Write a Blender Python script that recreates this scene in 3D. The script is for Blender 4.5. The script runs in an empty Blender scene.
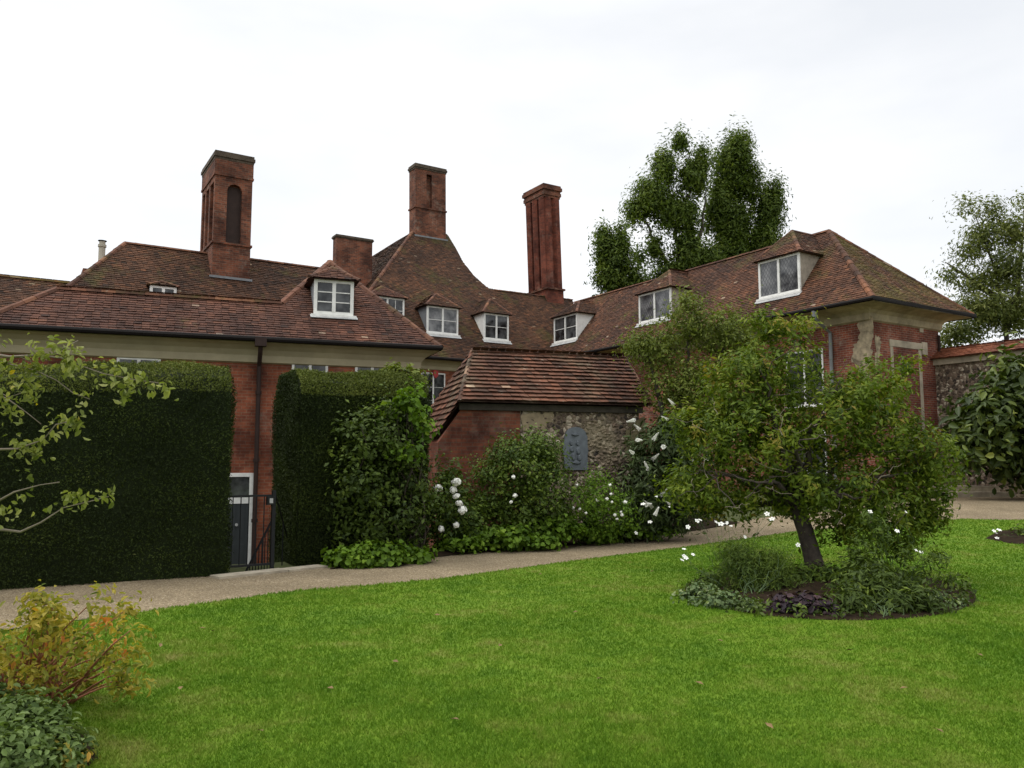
import bpy, math, random
import numpy as np
from mathutils import Vector, Matrix
C = bpy.context.scene.collection
SC = bpy.context.scene
random.seed(7)
RNG = np.random.default_rng(11)

# ------------------------------------------------------------------ camera, light, exposure
F_PX = 800.0
TANP = 78.0 / 800.0
PITCH = math.atan(TANP)
EYE = 1.6
cam = bpy.data.cameras.new('camera')
cam_o = bpy.data.objects.new('camera', cam)
C.objects.link(cam_o)
cam.sensor_width = 36.0
cam.lens = 36.0 * F_PX / 1024.0
cam.clip_start = 0.1
cam.clip_end = 3000
cam_o.location = (0, 0, EYE)
cam_o.rotation_euler = (math.radians(90) + PITCH, 0, 0)
SC.camera = cam_o

SUN_EL, SUN_AZ = math.radians(56), math.radians(272)      # azimuth clockwise from +Y
w = bpy.data.worlds.new('World')
SC.world = w
w.use_nodes = True
wn, wl = w.node_tree.nodes, w.node_tree.links
wn.clear()
out = wn.new('ShaderNodeOutputWorld')
sky = wn.new('ShaderNodeTexSky')
sky.sky_type = 'NISHITA'
sky.sun_disc = False
sky.sun_elevation = SUN_EL
sky.sun_rotation = SUN_AZ
hs = wn.new('ShaderNodeHueSaturation')
hs.inputs['Saturation'].default_value = 0.25
wl.new(sky.outputs[0], hs.inputs['Color'])
bg1 = wn.new('ShaderNodeBackground')
bg1.inputs[1].default_value = 0.05
wl.new(hs.outputs[0], bg1.inputs[0])
tc = wn.new('ShaderNodeTexCoord')
sep = wn.new('ShaderNodeSeparateXYZ')
wl.new(tc.outputs['Generated'], sep.inputs[0])
mr = wn.new('ShaderNodeMapRange')                          # overcast: brighter towards the zenith
mr.inputs[1].default_value = 0.5
mr.inputs[2].default_value = 1.0
mr.inputs[3].default_value = 0.79
mr.inputs[4].default_value = 2.5
wl.new(sep.outputs[2], mr.inputs[0])
mp = wn.new('ShaderNodeMapping')
mp.inputs['Scale'].default_value = (1.4, 1.4, 4.0)
wl.new(tc.outputs['Generated'], mp.inputs[0])
nz = wn.new('ShaderNodeTexNoise')
nz.inputs['Scale'].default_value = 1.6
nz.inputs['Detail'].default_value = 5
nz.inputs['Roughness'].default_value = 0.5
wl.new(mp.outputs[0], nz.inputs['Vector'])
cr = wn.new('ShaderNodeValToRGB')
cr.color_ramp.elements[0].position = 0.35
cr.color_ramp.elements[0].color = (0.80, 0.825, 0.86, 1)
cr.color_ramp.elements[1].position = 0.65
cr.color_ramp.elements[1].color = (1.0, 1.0, 1.0, 1)
wl.new(nz.outputs['Fac'], cr.inputs[0])
mul = wn.new('ShaderNodeVectorMath')
mul.operation = 'SCALE'
wl.new(cr.outputs[0], mul.inputs[0])
wl.new(mr.outputs[0], mul.inputs['Scale'])
bg2 = wn.new('ShaderNodeBackground')
bg2.inputs[1].default_value = 1.0
wl.new(mul.outputs[0], bg2.inputs[0])
addw = wn.new('ShaderNodeAddShader')
wl.new(bg1.outputs[0], addw.inputs[0])
wl.new(bg2.outputs[0], addw.inputs[1])
wl.new(addw.outputs[0], out.inputs[0])

sl = bpy.data.lights.new('sun', 'SUN')
sl.energy = 1.0
sl.angle = math.radians(22)
sl.color = (1.0, 0.96, 0.9)
sun_o = bpy.data.objects.new('sun', sl)
C.objects.link(sun_o)
sdir = Vector((math.sin(SUN_AZ) * math.cos(SUN_EL), math.cos(SUN_AZ) * math.cos(SUN_EL), math.sin(SUN_EL)))
sun_o.rotation_euler = sdir.to_track_quat('Z', 'Y').to_euler()
sun_o.location = (0, 0, 60)
SC.view_settings.view_transform = 'Standard'
SC.view_settings.look = 'None'
SC.view_settings.gamma = 1
SC.view_settings.use_curve_mapping = False
SC.view_settings.exposure = 0.15
SC.cycles.max_bounces = 6
SC.cycles.diffuse_bounces = 3
SC.cycles.transparent_max_bounces = 4

# ------------------------------------------------------------------ surveying: photo directions to places
cP, sP = math.cos(PITCH), math.sin(PITCH)
def ray(px, py):
    a, b = (px - 512) / F_PX, (384 - py) / F_PX
    return Vector((a, cP - b * sP, sP + b * cP))
CAM = Vector((0, 0, EYE))
def at(px, py, Y):
    d = ray(px, py)
    return CAM + d * (Y / d.y)
def onpl(px, py, P, n):
    d = ray(px, py)
    return CAM + d * ((P - CAM).dot(n) / d.dot(n))
def frame(deg):
    a = math.radians(deg)
    u = Vector((math.cos(a), math.sin(a), 0))
    return u, Vector((-math.sin(a), math.cos(a), 0))      # along the front (to the right), and away to the back
ZV = Vector((0, 0, 1))
def sst(x):
    x = max(0.0, min(1.0, x))
    return x * x * (3 - 2 * x)
uH, bH = frame(28)                                        # hedge line
HL0 = Vector((-4.75, 12.0, 0))                            # front corner at the gateway
def terrain(x, y):
    z = 0.5 * sst((y + 0.5 * x - 16) / 14)
    q = (Vector((x, y, 0)) - HL0)
    du, db = q.dot(uH), q.dot(bH)
    s = sst((db - 0.5) / 1.6) * (1 - sst((du - 4.5) / 2.5)) * (1 - sst((y + 0.3 * x - 22) / 6))
    return z - 1.25 * s
def G(px, py, dz=0.0):
    d = ray(px, py)
    t, last = 2.0, 2.0
    while t < 90:
        p = CAM + d * t
        if p.z <= terrain(p.x, p.y) + dz:
            break
        last = t
        t += 0.1
    lo, hi = last, t
    for _ in range(20):
        m = (lo + hi) / 2
        p = CAM + d * m
        if p.z <= terrain(p.x, p.y) + dz: hi = m
        else: lo = m
    p = CAM + d * hi
    return Vector((p.x, p.y, terrain(p.x, p.y)))

# ------------------------------------------------------------------ materials
def mat(name):
    m = bpy.data.materials.new(name)
    m.use_nodes = True
    nt = m.node_tree
    b = nt.nodes['Principled BSDF']
    return m, nt.nodes, nt.links, b
def ramp(N, stops):
    r = N.new('ShaderNodeValToRGB')
    e = r.color_ramp.elements
    while len(e) < len(stops): e.new(0.5)
    for k, (p, c) in enumerate(stops):
        e[k].position = p
        e[k].color = (c[0], c[1], c[2], 1)
    return r
def noise(N, L, vec, scale, detail=4, rough=0.55):
    n = N.new('ShaderNodeTexNoise')
    n.inputs['Scale'].default_value = scale
    n.inputs['Detail'].default_value = detail
    n.inputs['Roughness'].default_value = rough
    if vec is not None: L.new(vec, n.inputs['Vector'])
    return n
def mixc(N, L, fac, a, b, mode='MIX'):
    m = N.new('ShaderNodeMix')
    m.data_type = 'RGBA'
    m.blend_type = mode
    if isinstance(fac, float): m.inputs[0].default_value = fac
    else: L.new(fac, m.inputs[0])
    for k, v in ((6, a), (7, b)):
        if isinstance(v, tuple): m.inputs[k].default_value = (v[0], v[1], v[2], 1)
        else: L.new(v, m.inputs[k])
    return m.outputs[2]
def wpos(N):
    return N.new('ShaderNodeNewGeometry').outputs['Position']
def bump(N, L, b, h, strength, dist):
    bp = N.new('ShaderNodeBump')
    bp.inputs['Strength'].default_value = strength
    bp.inputs['Distance'].default_value = dist
    L.new(h, bp.inputs['Height'])
    L.new(bp.outputs[0], b.inputs['Normal'])

def m_plain(name, col, rough=0.6, var=0.15, scale=3.0, metal=0.0, spec=0.5):
    m, N, L, b = mat(name)
    n = noise(N, L, wpos(N), scale, 6, 0.65)
    r = ramp(N, [(0.3, tuple(c * (1 - var) for c in col)), (0.7, tuple(min(1, c * (1 + var)) for c in col))])
    L.new(n.outputs['Fac'], r.inputs[0])
    L.new(r.outputs[0], b.inputs['Base Color'])
    b.inputs['Roughness'].default_value = rough
    b.inputs['Metallic'].default_value = metal
    b.inputs['Specular IOR Level'].default_value = spec
    return m

def m_brick(name, c1, c2, mortar, stain=0.3, lime=0.0, bw=0.225, bh=0.075):
    m, N, L, b = mat(name)
    uv = N.new('ShaderNodeUVMap').outputs[0]
    br = N.new('ShaderNodeTexBrick')
    br.inputs['Scale'].default_value = 1.0
    br.inputs['Brick Width'].default_value = bw
    br.inputs['Row Height'].default_value = bh
    br.inputs['Mortar Size'].default_value = 0.007
    br.inputs['Mortar Smooth'].default_value = 0.3
    br.inputs['Bias'].default_value = -0.1
    br.inputs['Color1'].default_value = (*c1, 1)
    br.inputs['Color2'].default_value = (*c2, 1)
    br.inputs['Mortar'].default_value = (*mortar, 1)
    wn_ = noise(N, L, uv, 2.2, 3)
    off = N.new('ShaderNodeVectorMath')
    off.operation = 'MULTIPLY_ADD'
    L.new(wn_.outputs['Color'], off.inputs[0])
    off.inputs[1].default_value = (0.02, 0.02, 0)
    L.new(uv, off.inputs[2])
    L.new(off.outputs[0], br.inputs['Vector'])
    n1 = noise(N, L, wpos(N), 1.1, 6, 0.65)
    r1 = ramp(N, [(0.36, (1.05, 1.05, 1.05)), (0.63, (0.36, 0.35, 0.37))])
    L.new(n1.outputs['Fac'], r1.inputs[0])
    c = mixc(N, L, stain, br.outputs['Color'], r1.outputs[0], 'MULTIPLY')
    n3 = noise(N, L, wpos(N), 14, 4, 0.7)
    r3 = ramp(N, [(0.3, (0.72, 0.72, 0.72)), (0.7, (1.2, 1.2, 1.2))])
    L.new(n3.outputs['Fac'], r3.inputs[0])
    c = mixc(N, L, 0.7, c, r3.outputs[0], 'MULTIPLY')
    if lime > 0:
        n2 = noise(N, L, wpos(N), 1.7, 7, 0.7)
        r2 = ramp(N, [(0.56, (0, 0, 0)), (0.72, (lime, lime, lime))])
        L.new(n2.outputs['Fac'], r2.inputs[0])
        c = mixc(N, L, r2.outputs[0], c, (0.42, 0.37, 0.3))
    L.new(c, b.inputs['Base Color'])
    b.inputs['Roughness'].default_value = 0.9
    b.inputs['Specular IOR Level'].default_value = 0.2
    bump(N, L, b, br.outputs['Fac'], -0.5, 0.006)
    return m

def m_tile(name, stops, moss=0.3, mosscol=(0.085, 0.08, 0.018), lichen=0.25, mscale=0.7, mx=None):
    m, N, L, b = mat(name)
    at_ = N.new('ShaderNodeAttribute')
    at_.attribute_name = 'tone'
    r = ramp(N, stops)
    L.new(at_.outputs['Fac'], r.inputs[0])
    P = wpos(N)
    n0 = noise(N, L, P, 0.55, 4)
    r0 = ramp(N, [(0.34, (0.52, 0.53, 0.56)), (0.66, (1.25, 1.18, 1.1))])
    L.new(n0.outputs['Fac'], r0.inputs[0])
    c = mixc(N, L, 0.85, r.outputs[0], r0.outputs[0], 'MULTIPLY')
    mpn = N.new('ShaderNodeMapping'); mpn.inputs['Scale'].default_value = (2.2, 0.45, 1.0)
    L.new(N.new('ShaderNodeUVMap').outputs[0], mpn.inputs[0])
    ns = noise(N, L, mpn.outputs[0], 1.0, 6, 0.7)          # run-off streaks down the slope
    rs = ramp(N, [(0.36, (0.55, 0.54, 0.52)), (0.62, (1.2, 1.16, 1.1))])
    L.new(ns.outputs['Fac'], rs.inputs[0])
    c = mixc(N, L, 0.8, c, rs.outputs[0], 'MULTIPLY')
    n1 = noise(N, L, P, mscale, 8, 0.7)
    r1 = ramp(N, [(0.62 - 0.3 * moss, (0, 0, 0)), (0.78 - 0.22 * moss, (0.85, 0.85, 0.85))])
    L.new(n1.outputs['Fac'], r1.inputs[0])
    c = mixc(N, L, r1.outputs[0], c, mosscol)
    n2 = noise(N, L, P, 7.0, 5, 0.75)
    r2 = ramp(N, [(0.62, (0, 0, 0)), (0.7, (lichen, lichen, lichen))])
    L.new(n2.outputs['Fac'], r2.inputs[0])
    c = mixc(N, L, r2.outputs[0], c, (0.36, 0.33, 0.25))
    L.new(c, b.inputs['Base Color'])
    b.inputs['Roughness'].default_value = 0.85
    b.inputs['Specular IOR Level'].default_value = 0.25
    n4 = noise(N, L, P, 22, 4)
    bump(N, L, b, n4.outputs['Fac'], 0.4, 0.01)
    return m

def m_leaf(name, stops, transl=0.25, rough=0.6, spec=0.2):
    m, N, L, b = mat(name)
    a = N.new('ShaderNodeAttribute')
    a.attribute_name = 'tone'
    r = ramp(N, stops)
    L.new(a.outputs['Fac'], r.inputs[0])
    L.new(r.outputs[0], b.inputs['Base Color'])
    b.inputs['Roughness'].default_value = rough
    b.inputs['Specular IOR Level'].default_value = spec
    if transl > 0:
        t = N.new('ShaderNodeBsdfTranslucent')
        c = mixc(N, L, 1.0, r.outputs[0], (1.3, 1.35, 0.6), 'MULTIPLY')
        L.new(c, t.inputs[0])
        mx = N.new('ShaderNodeMixShader')
        mx.inputs[0].default_value = transl
        L.new(b.outputs[0], mx.inputs[1])
        L.new(t.outputs[0], mx.inputs[2])
        L.new(mx.outputs[0], N['Material Output'].inputs[0])
    return m

def m_glass(name, curtain=False, lattice=False):
    m, N, L, b = mat(name)
    b.inputs['Roughness'].default_value = 0.06
    uv = N.new('ShaderNodeUVMap').outputs[0]
    n = noise(N, L, wpos(N), 2.6, 3)
    if curtain: r = ramp(N, [(0.35, (0.03, 0.032, 0.035)), (0.65, (0.20, 0.20, 0.20))])
    else: r = ramp(N, [(0.38, (0.008, 0.009, 0.01)), (0.66, (0.085, 0.088, 0.09))])
    L.new(n.outputs['Fac'], r.inputs[0])
    c = r.outputs[0]
    if lattice:
        sp = N.new('ShaderNodeSeparateXYZ')
        L.new(uv, sp.inputs[0])
        outs = []
        for op in ('ADD', 'SUBTRACT'):
            k = N.new('ShaderNodeMath'); k.operation = op
            q = N.new('ShaderNodeMath'); q.operation = 'MULTIPLY'; q.inputs[1].default_value = 0.62
            L.new(sp.outputs[1], q.inputs[0])
            L.new(sp.outputs[0], k.inputs[0]); L.new(q.outputs[0], k.inputs[1])
            s = N.new('ShaderNodeMath'); s.operation = 'MULTIPLY'; s.inputs[1].default_value = 7.5
            L.new(k.outputs[0], s.inputs[0])
            f = N.new('ShaderNodeMath'); f.operation = 'FRACT'
            L.new(s.outputs[0], f.inputs[0])
            g = N.new('ShaderNodeMath'); g.operation = 'LESS_THAN'; g.inputs[1].default_value = 0.17
            L.new(f.outputs[0], g.inputs[0])
            outs.append(g.outputs[0])
        mxm = N.new('ShaderNodeMath'); mxm.operation = 'MAXIMUM'
        L.new(outs[0], mxm.inputs[0]); L.new(outs[1], mxm.inputs[1])
        c = mixc(N, L, mxm.outputs[0], c, (0.045, 0.045, 0.05))
    L.new(c, b.inputs['Base Color'])
    nb = noise(N, L, wpos(N), 1.5, 2)
    bump(N, L, b, nb.outputs['Fac'], 0.15, 0.02)
    return m

M = {}
M['brick_front'] = m_brick('brick_front', (0.34, 0.102, 0.05), (0.21, 0.065, 0.037), (0.26, 0.16, 0.105), 1.0, 0.22)
M['brick_wing'] = m_brick('brick_wing', (0.31, 0.088, 0.05), (0.17, 0.052, 0.038), (0.32, 0.25, 0.19), 0.9, 0.4)
M['brick_chim'] = m_brick('brick_chimney', (0.25, 0.086, 0.046), (0.105, 0.045, 0.031), (0.20, 0.14, 0.10), 1.0, 0.3)
M['brick_red'] = m_brick('brick_rubbed_red', (0.25, 0.066, 0.038), (0.13, 0.042, 0.03), (0.16, 0.09, 0.06), 1.0, 0.18)
M['brick_shed'] = m_brick('brick_shed', (0.26, 0.085, 0.045), (0.14, 0.05, 0.034), (0.17, 0.105, 0.07), 1.0, 0.14)
M['tile_front'] = m_tile('tile_front', [(0, (0.042, 0.023, 0.018)), (0.5, (0.102, 0.045, 0.03)), (0.95, (0.165, 0.075, 0.045)), (1, (0.24, 0.175, 0.13))], 0.12, lichen=0.16)
M['tile_rear'] = m_tile('tile_rear', [(0, (0.03, 0.018, 0.012)), (0.5, (0.084, 0.041, 0.023)), (0.94, (0.165, 0.073, 0.036)), (1, (0.22, 0.16, 0.11))], 0.26, lichen=0.25)
M['tile_wing'] = m_tile('tile_wing', [(0, (0.038, 0.022, 0.015)), (0.5, (0.107, 0.049, 0.028)), (0.94, (0.195, 0.086, 0.044)), (1, (0.30, 0.23, 0.17))], 0.26, lichen=0.34)
M['tile_mossy'] = m_tile('tile_mossy', [(0, (0.045, 0.026, 0.017)), (0.5, (0.12, 0.055, 0.03)), (0.92, (0.21, 0.095, 0.045)), (1, (0.3, 0.22, 0.15))], 0.72, (0.115, 0.095, 0.014), lichen=0.3, mscale=0.9)
M['tile_shed'] = m_tile('tile_shed', [(0, (0.032, 0.02, 0.014)), (0.4, (0.098, 0.046, 0.029)), (0.85, (0.18, 0.076, 0.044)), (1, (0.36, 0.28, 0.2))], 0.3, (0.17, 0.13, 0.08), lichen=0.75)
M['tile_hip'] = m_tile('tile_hip', [(0, (0.075, 0.038, 0.026)), (0.5, (0.135, 0.062, 0.04)), (1, (0.22, 0.105, 0.06))], 0.25, lichen=0.3)
M['tile_cope'] = m_tile('tile_cope', [(0, (0.17, 0.065, 0.04)), (0.5, (0.27, 0.10, 0.055)), (1, (0.34, 0.15, 0.09))], 0.15, lichen=0.2)
M['cream'] = m_plain('cream_cornice', (0.40, 0.345, 0.22), 0.75, 0.14, 2.0)
M['cream_old'] = m_plain('cream_cornice_stained', (0.34, 0.28, 0.18), 0.85, 0.5, 1.6)
M['white'] = m_plain('white_paint', (0.74, 0.73, 0.69), 0.5, 0.14, 6)
M['lead'] = m_plain('grey_lead', (0.17, 0.18, 0.19), 0.6, 0.2, 5)
M['leadpale'] = m_plain('pale_lead_flashing', (0.36, 0.36, 0.35), 0.6, 0.25, 5)
M['gutter'] = m_plain('dark_gutter', (0.009, 0.007, 0.006), 0.7, 0.2, 5, spec=0.15)
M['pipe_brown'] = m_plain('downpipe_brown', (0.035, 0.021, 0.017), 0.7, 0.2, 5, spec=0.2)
M['pipe_grey'] = m_plain('downpipe_grey', (0.16, 0.165, 0.17), 0.5, 0.2, 5)
M['glass'] = m_glass('window_glass')
M['glass_cur'] = m_glass('window_glass_curtained', True)
M['glass_lat'] = m_glass('window_glass_leaded', True, True)
M['door'] = m_plain('dark_door_paint', (0.035, 0.04, 0.043), 0.4, 0.1, 5)
M['iron'] = m_plain('black_iron', (0.009, 0.010, 0.011), 0.55, 0.2, 12, spec=0.25)
M['stone'] = m_plain('limestone', (0.40, 0.34, 0.25), 0.9, 0.35, 2.4)
M['plaster'] = m_plain('old_lime_plaster', (0.33, 0.265, 0.175), 0.95, 0.55, 5)
M['slate'] = m_plain('grey_lead_relief', (0.12, 0.135, 0.15), 0.6, 0.25, 9)
M['bark'] = m_plain('bark', (0.055, 0.042, 0.032), 0.9, 0.5, 14)
M['barkpale'] = m_plain('pale_twig', (0.17, 0.14, 0.10), 0.85, 0.3, 14)
M['stemred'] = m_plain('red_brown_stem', (0.30, 0.12, 0.06), 0.7, 0.35, 18)
M['stemgreen'] = m_plain('green_stem', (0.06, 0.10, 0.03), 0.7, 0.3, 18)
M['capmoss'] = m_plain('weathered_chimney_cap', (0.075, 0.056, 0.038), 0.95, 0.5, 4)
M['greypaint'] = m_plain('weathered_grey_paint', (0.27, 0.23, 0.18), 0.8, 0.35, 5)
M['pot'] = m_plain('buff_flue', (0.42, 0.38, 0.30), 0.8, 0.15, 3)
M['red'] = m_plain('red_alarm', (0.42, 0.03, 0.03), 0.45, 0.1, 4)
M['darkbrown'] = m_plain('dark_old_timber', (0.05, 0.04, 0.03), 0.9, 0.4, 6)  # even dark brown, for the eaves board and the left edging
M['soil'] = m_plain('dark_soil', (0.022, 0.015, 0.009), 1.0, 0.6, 12, spec=0.05)
M['petal'] = m_plain('white_petal', (0.80, 0.79, 0.72), 0.6, 0.05, 30)
M['fruit'] = m_plain('pale_apple', (0.36, 0.40, 0.16), 0.4, 0.2, 12)

def m_flint():
    m, N, L, b = mat('flint_and_rubble')
    P = wpos(N)
    v = N.new('ShaderNodeTexVoronoi'); v.inputs['Scale'].default_value = 11
    v2 = N.new('ShaderNodeTexVoronoi'); v2.inputs['Scale'].default_value = 11
    v2.feature = 'DISTANCE_TO_EDGE'
    n = noise(N, L, P, 3, 3)
    o = N.new('ShaderNodeVectorMath'); o.operation = 'MULTIPLY_ADD'
    L.new(n.outputs['Color'], o.inputs[0]); o.inputs[1].default_value = (0.12, 0.12, 0.12); L.new(P, o.inputs[2])
    L.new(o.outputs[0], v.inputs['Vector']); L.new(o.outputs[0], v2.inputs['Vector'])
    sp = N.new('ShaderNodeSeparateColor'); L.new(v.outputs['Color'], sp.inputs[0])
    r = ramp(N, [(0, (0.035, 0.028, 0.024)), (0.35, (0.11, 0.075, 0.055)), (0.7, (0.24, 0.17, 0.12)), (1, (0.55, 0.47, 0.36))])
    L.new(sp.outputs[0], r.inputs[0])
    rm = ramp(N, [(0.02, (1, 1, 1)), (0.1, (0, 0, 0))]); L.new(v2.outputs['Distance'], rm.inputs[0])
    c = mixc(N, L, rm.outputs[0], r.outputs[0], (0.17, 0.13, 0.085))
    n2 = noise(N, L, P, 0.9, 6, 0.65)
    r2 = ramp(N, [(0.52, (0, 0, 0)), (0.66, (0.6, 0.6, 0.6))]); L.new(n2.outputs['Fac'], r2.inputs[0])
    c = mixc(N, L, r2.outputs[0], c, (0.34, 0.28, 0.18))
    L.new(c, b.inputs['Base Color']); b.inputs['Roughness'].default_value = 0.95
    bump(N, L, b, v2.outputs['Distance'], 0.9, 0.06)
    return m
M['flint'] = m_flint()

def m_gravel():
    m, N, L, b = mat('gravel')
    P = wpos(N)
    v = N.new('ShaderNodeTexVoronoi'); v.inputs['Scale'].default_value = 75; L.new(P, v.inputs['Vector'])
    sp = N.new('ShaderNodeSeparateColor'); L.new(v.outputs['Color'], sp.inputs[0])
    r = ramp(N, [(0, (0.11, 0.083, 0.055)), (0.5, (0.215, 0.17, 0.105)), (0.9, (0.29, 0.235, 0.15)), (1, (0.42, 0.36, 0.27))])
    L.new(sp.outputs[0], r.inputs[0])
    n = noise(N, L, P, 0.8, 6, 0.65)
    r2 = ramp(N, [(0.3, (0.72, 0.7, 0.66)), (0.7, (1.15, 1.13, 1.1))]); L.new(n.outputs['Fac'], r2.inputs[0])
    c = mixc(N, L, 1.0, r.outputs[0], r2.outputs[0], 'MULTIPLY')
    L.new(c, b.inputs['Base Color']); b.inputs['Roughness'].default_value = 0.95
    b.inputs['Specular IOR Level'].default_value = 0.2
    bump(N, L, b, v.outputs['Distance'], 0.6, 0.012)
    return m
M['gravel'] = m_gravel()

def m_grass(name, stops, base=False):
    m, N, L, b = mat(name)
    P = wpos(N)
    n = noise(N, L, P, 0.55, 5, 0.6)
    n2 = noise(N, L, P, 3.2, 5, 0.65)
    ad = N.new('ShaderNodeMath'); ad.operation = 'MULTIPLY_ADD'; ad.inputs[1].default_value = 0.5
    L.new(n2.outputs['Fac'], ad.inputs[0]); 
    h = N.new('ShaderNodeMath'); h.operation = 'MULTIPLY'; h.inputs[1].default_value = 0.5
    L.new(n.outputs['Fac'], h.inputs[0]); L.new(h.outputs[0], ad.inputs[2])
    val = ad.outputs[0]
    if not base:
        a = N.new('ShaderNodeAttribute'); a.attribute_name = 'tone'
        k = N.new('ShaderNodeMath'); k.operation = 'MULTIPLY_ADD'; k.inputs[1].default_value = 0.07
        L.new(a.outputs['Fac'], k.inputs[0]); L.new(val, k.inputs[2])
        s = N.new('ShaderNodeMath'); s.operation = 'SUBTRACT'; s.inputs[1].default_value = 0.035
        L.new(k.outputs[0], s.inputs[0]); val = s.outputs[0]
    r = ramp(N, stops); L.new(val, r.inputs[0])
    L.new(r.outputs[0], b.inputs['Base Color']); b.inputs['Roughness'].default_value = 0.75
    b.inputs['Specular IOR Level'].default_value = 0.15
    if not base:
        t = N.new('ShaderNodeBsdfTranslucent'); L.new(r.outputs[0], t.inputs[0])
        mx = N.new('ShaderNodeMixShader'); mx.inputs[0].default_value = 0.3
        L.new(b.outputs[0], mx.inputs[1]); L.new(t.outputs[0], mx.inputs[2])
        L.new(mx.outputs[0], N['Material Output'].inputs[0])
    return m
M['lawn'] = m_grass('lawn_turf', [(0.32, (0.06, 0.125, 0.005)), (0.52, (0.10, 0.17, 0.006)), (0.66, (0.14, 0.16, 0.03))], True)
M['blade'] = m_grass('grass_blade', [(0.36, (0.066, 0.155, 0.008)), (0.51, (0.115, 0.215, 0.013)), (0.61, (0.19, 0.245, 0.035)), (0.70, (0.33, 0.30, 0.10))])
M['ground'] = m_grass('rough_ground', [(0.3, (0.03, 0.04, 0.012)), (0.6, (0.06, 0.07, 0.02))], True)

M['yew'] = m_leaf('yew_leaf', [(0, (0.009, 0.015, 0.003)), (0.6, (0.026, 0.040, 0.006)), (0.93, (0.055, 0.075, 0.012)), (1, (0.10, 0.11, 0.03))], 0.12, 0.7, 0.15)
M['yewlit'] = m_leaf('yew_lit_leaf', [(0, (0.04, 0.05, 0.009)), (0.6, (0.10, 0.125, 0.02)), (1, (0.2, 0.2, 0.05))], 0.15, 0.7, 0.15)  # paler yew: daylight on the hedge tops put into the leaf colour
M['arb'] = m_leaf('arbutus_leaf', [(0, (0.035, 0.065, 0.005)), (0.5, (0.112, 0.165, 0.011)), (0.85, (0.205, 0.24, 0.022)), (1, (0.27, 0.21, 0.04))], 0.3)
M['shrub_dark'] = m_leaf('shrub_dark_leaf', [(0, (0.024, 0.042, 0.006)), (0.6, (0.065, 0.10, 0.014)), (1, (0.15, 0.20, 0.03))], 0.25)
M['shrub_mid'] = m_leaf('shrub_mid_leaf', [(0, (0.03, 0.055, 0.008)), (0.6, (0.08, 0.125, 0.014)), (1, (0.16, 0.21, 0.03))], 0.25)
M['shrub_fresh'] = m_leaf('shrub_fresh_leaf', [(0, (0.05, 0.10, 0.008)), (0.6, (0.12, 0.21, 0.014)), (1, (0.2, 0.29, 0.03))], 0.3)
M['greyleaf'] = m_leaf('grey_green_leaf', [(0, (0.06, 0.08, 0.014)), (0.6, (0.15, 0.185, 0.03)), (1, (0.24, 0.27, 0.06))], 0.3)
M['budd'] = m_leaf('buddleia_leaf', [(0, (0.02, 0.034, 0.010)), (0.6, (0.05, 0.075, 0.02)), (1, (0.11, 0.14, 0.06))], 0.15)
M['magn'] = m_leaf('magnolia_leaf', [(0, (0.025, 0.042, 0.007)), (0.6, (0.06, 0.09, 0.014)), (0.9, (0.16, 0.20, 0.03)), (1, (0.28, 0.31, 0.07))], 0.18, 0.45, 0.3)
M['apple'] = m_leaf('apple_leaf', [(0, (0.10, 0.13, 0.025)), (0.5, (0.22, 0.25, 0.06)), (0.9, (0.36, 0.36, 0.13)), (1, (0.52, 0.38, 0.02))], 0.35)
M['peony'] = m_leaf('peony_leaf', [(0, (0.10, 0.14, 0.02)), (0.35, (0.26, 0.25, 0.035)), (0.75, (0.42, 0.32, 0.05)), (1, (0.48, 0.17, 0.03))], 0.35)
M['catmint'] = m_leaf('catmint_leaf', [(0, (0.05, 0.085, 0.018)), (0.6, (0.13, 0.19, 0.05)), (1, (0.24, 0.31, 0.12))], 0.25)
M['purple'] = m_leaf('purple_leaf', [(0, (0.012, 0.008, 0.012)), (0.6, (0.035, 0.02, 0.026)), (1, (0.09, 0.05, 0.05))], 0.1)
M['variegated'] = m_leaf('variegated_leaf', [(0, (0.05, 0.09, 0.03)), (0.55, (0.13, 0.18, 0.07)), (1, (0.36, 0.40, 0.2))], 0.2)
M['poplar'] = m_leaf('far_tree_leaf', [(0, (0.035, 0.06, 0.009)), (0.5, (0.09, 0.135, 0.018)), (1, (0.18, 0.23, 0.035))], 0.35)
M['robinia'] = m_leaf('far_airy_leaf', [(0, (0.06, 0.08, 0.02)), (0.5, (0.125, 0.15, 0.034)), (1, (0.23, 0.24, 0.07))], 0.4)

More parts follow.
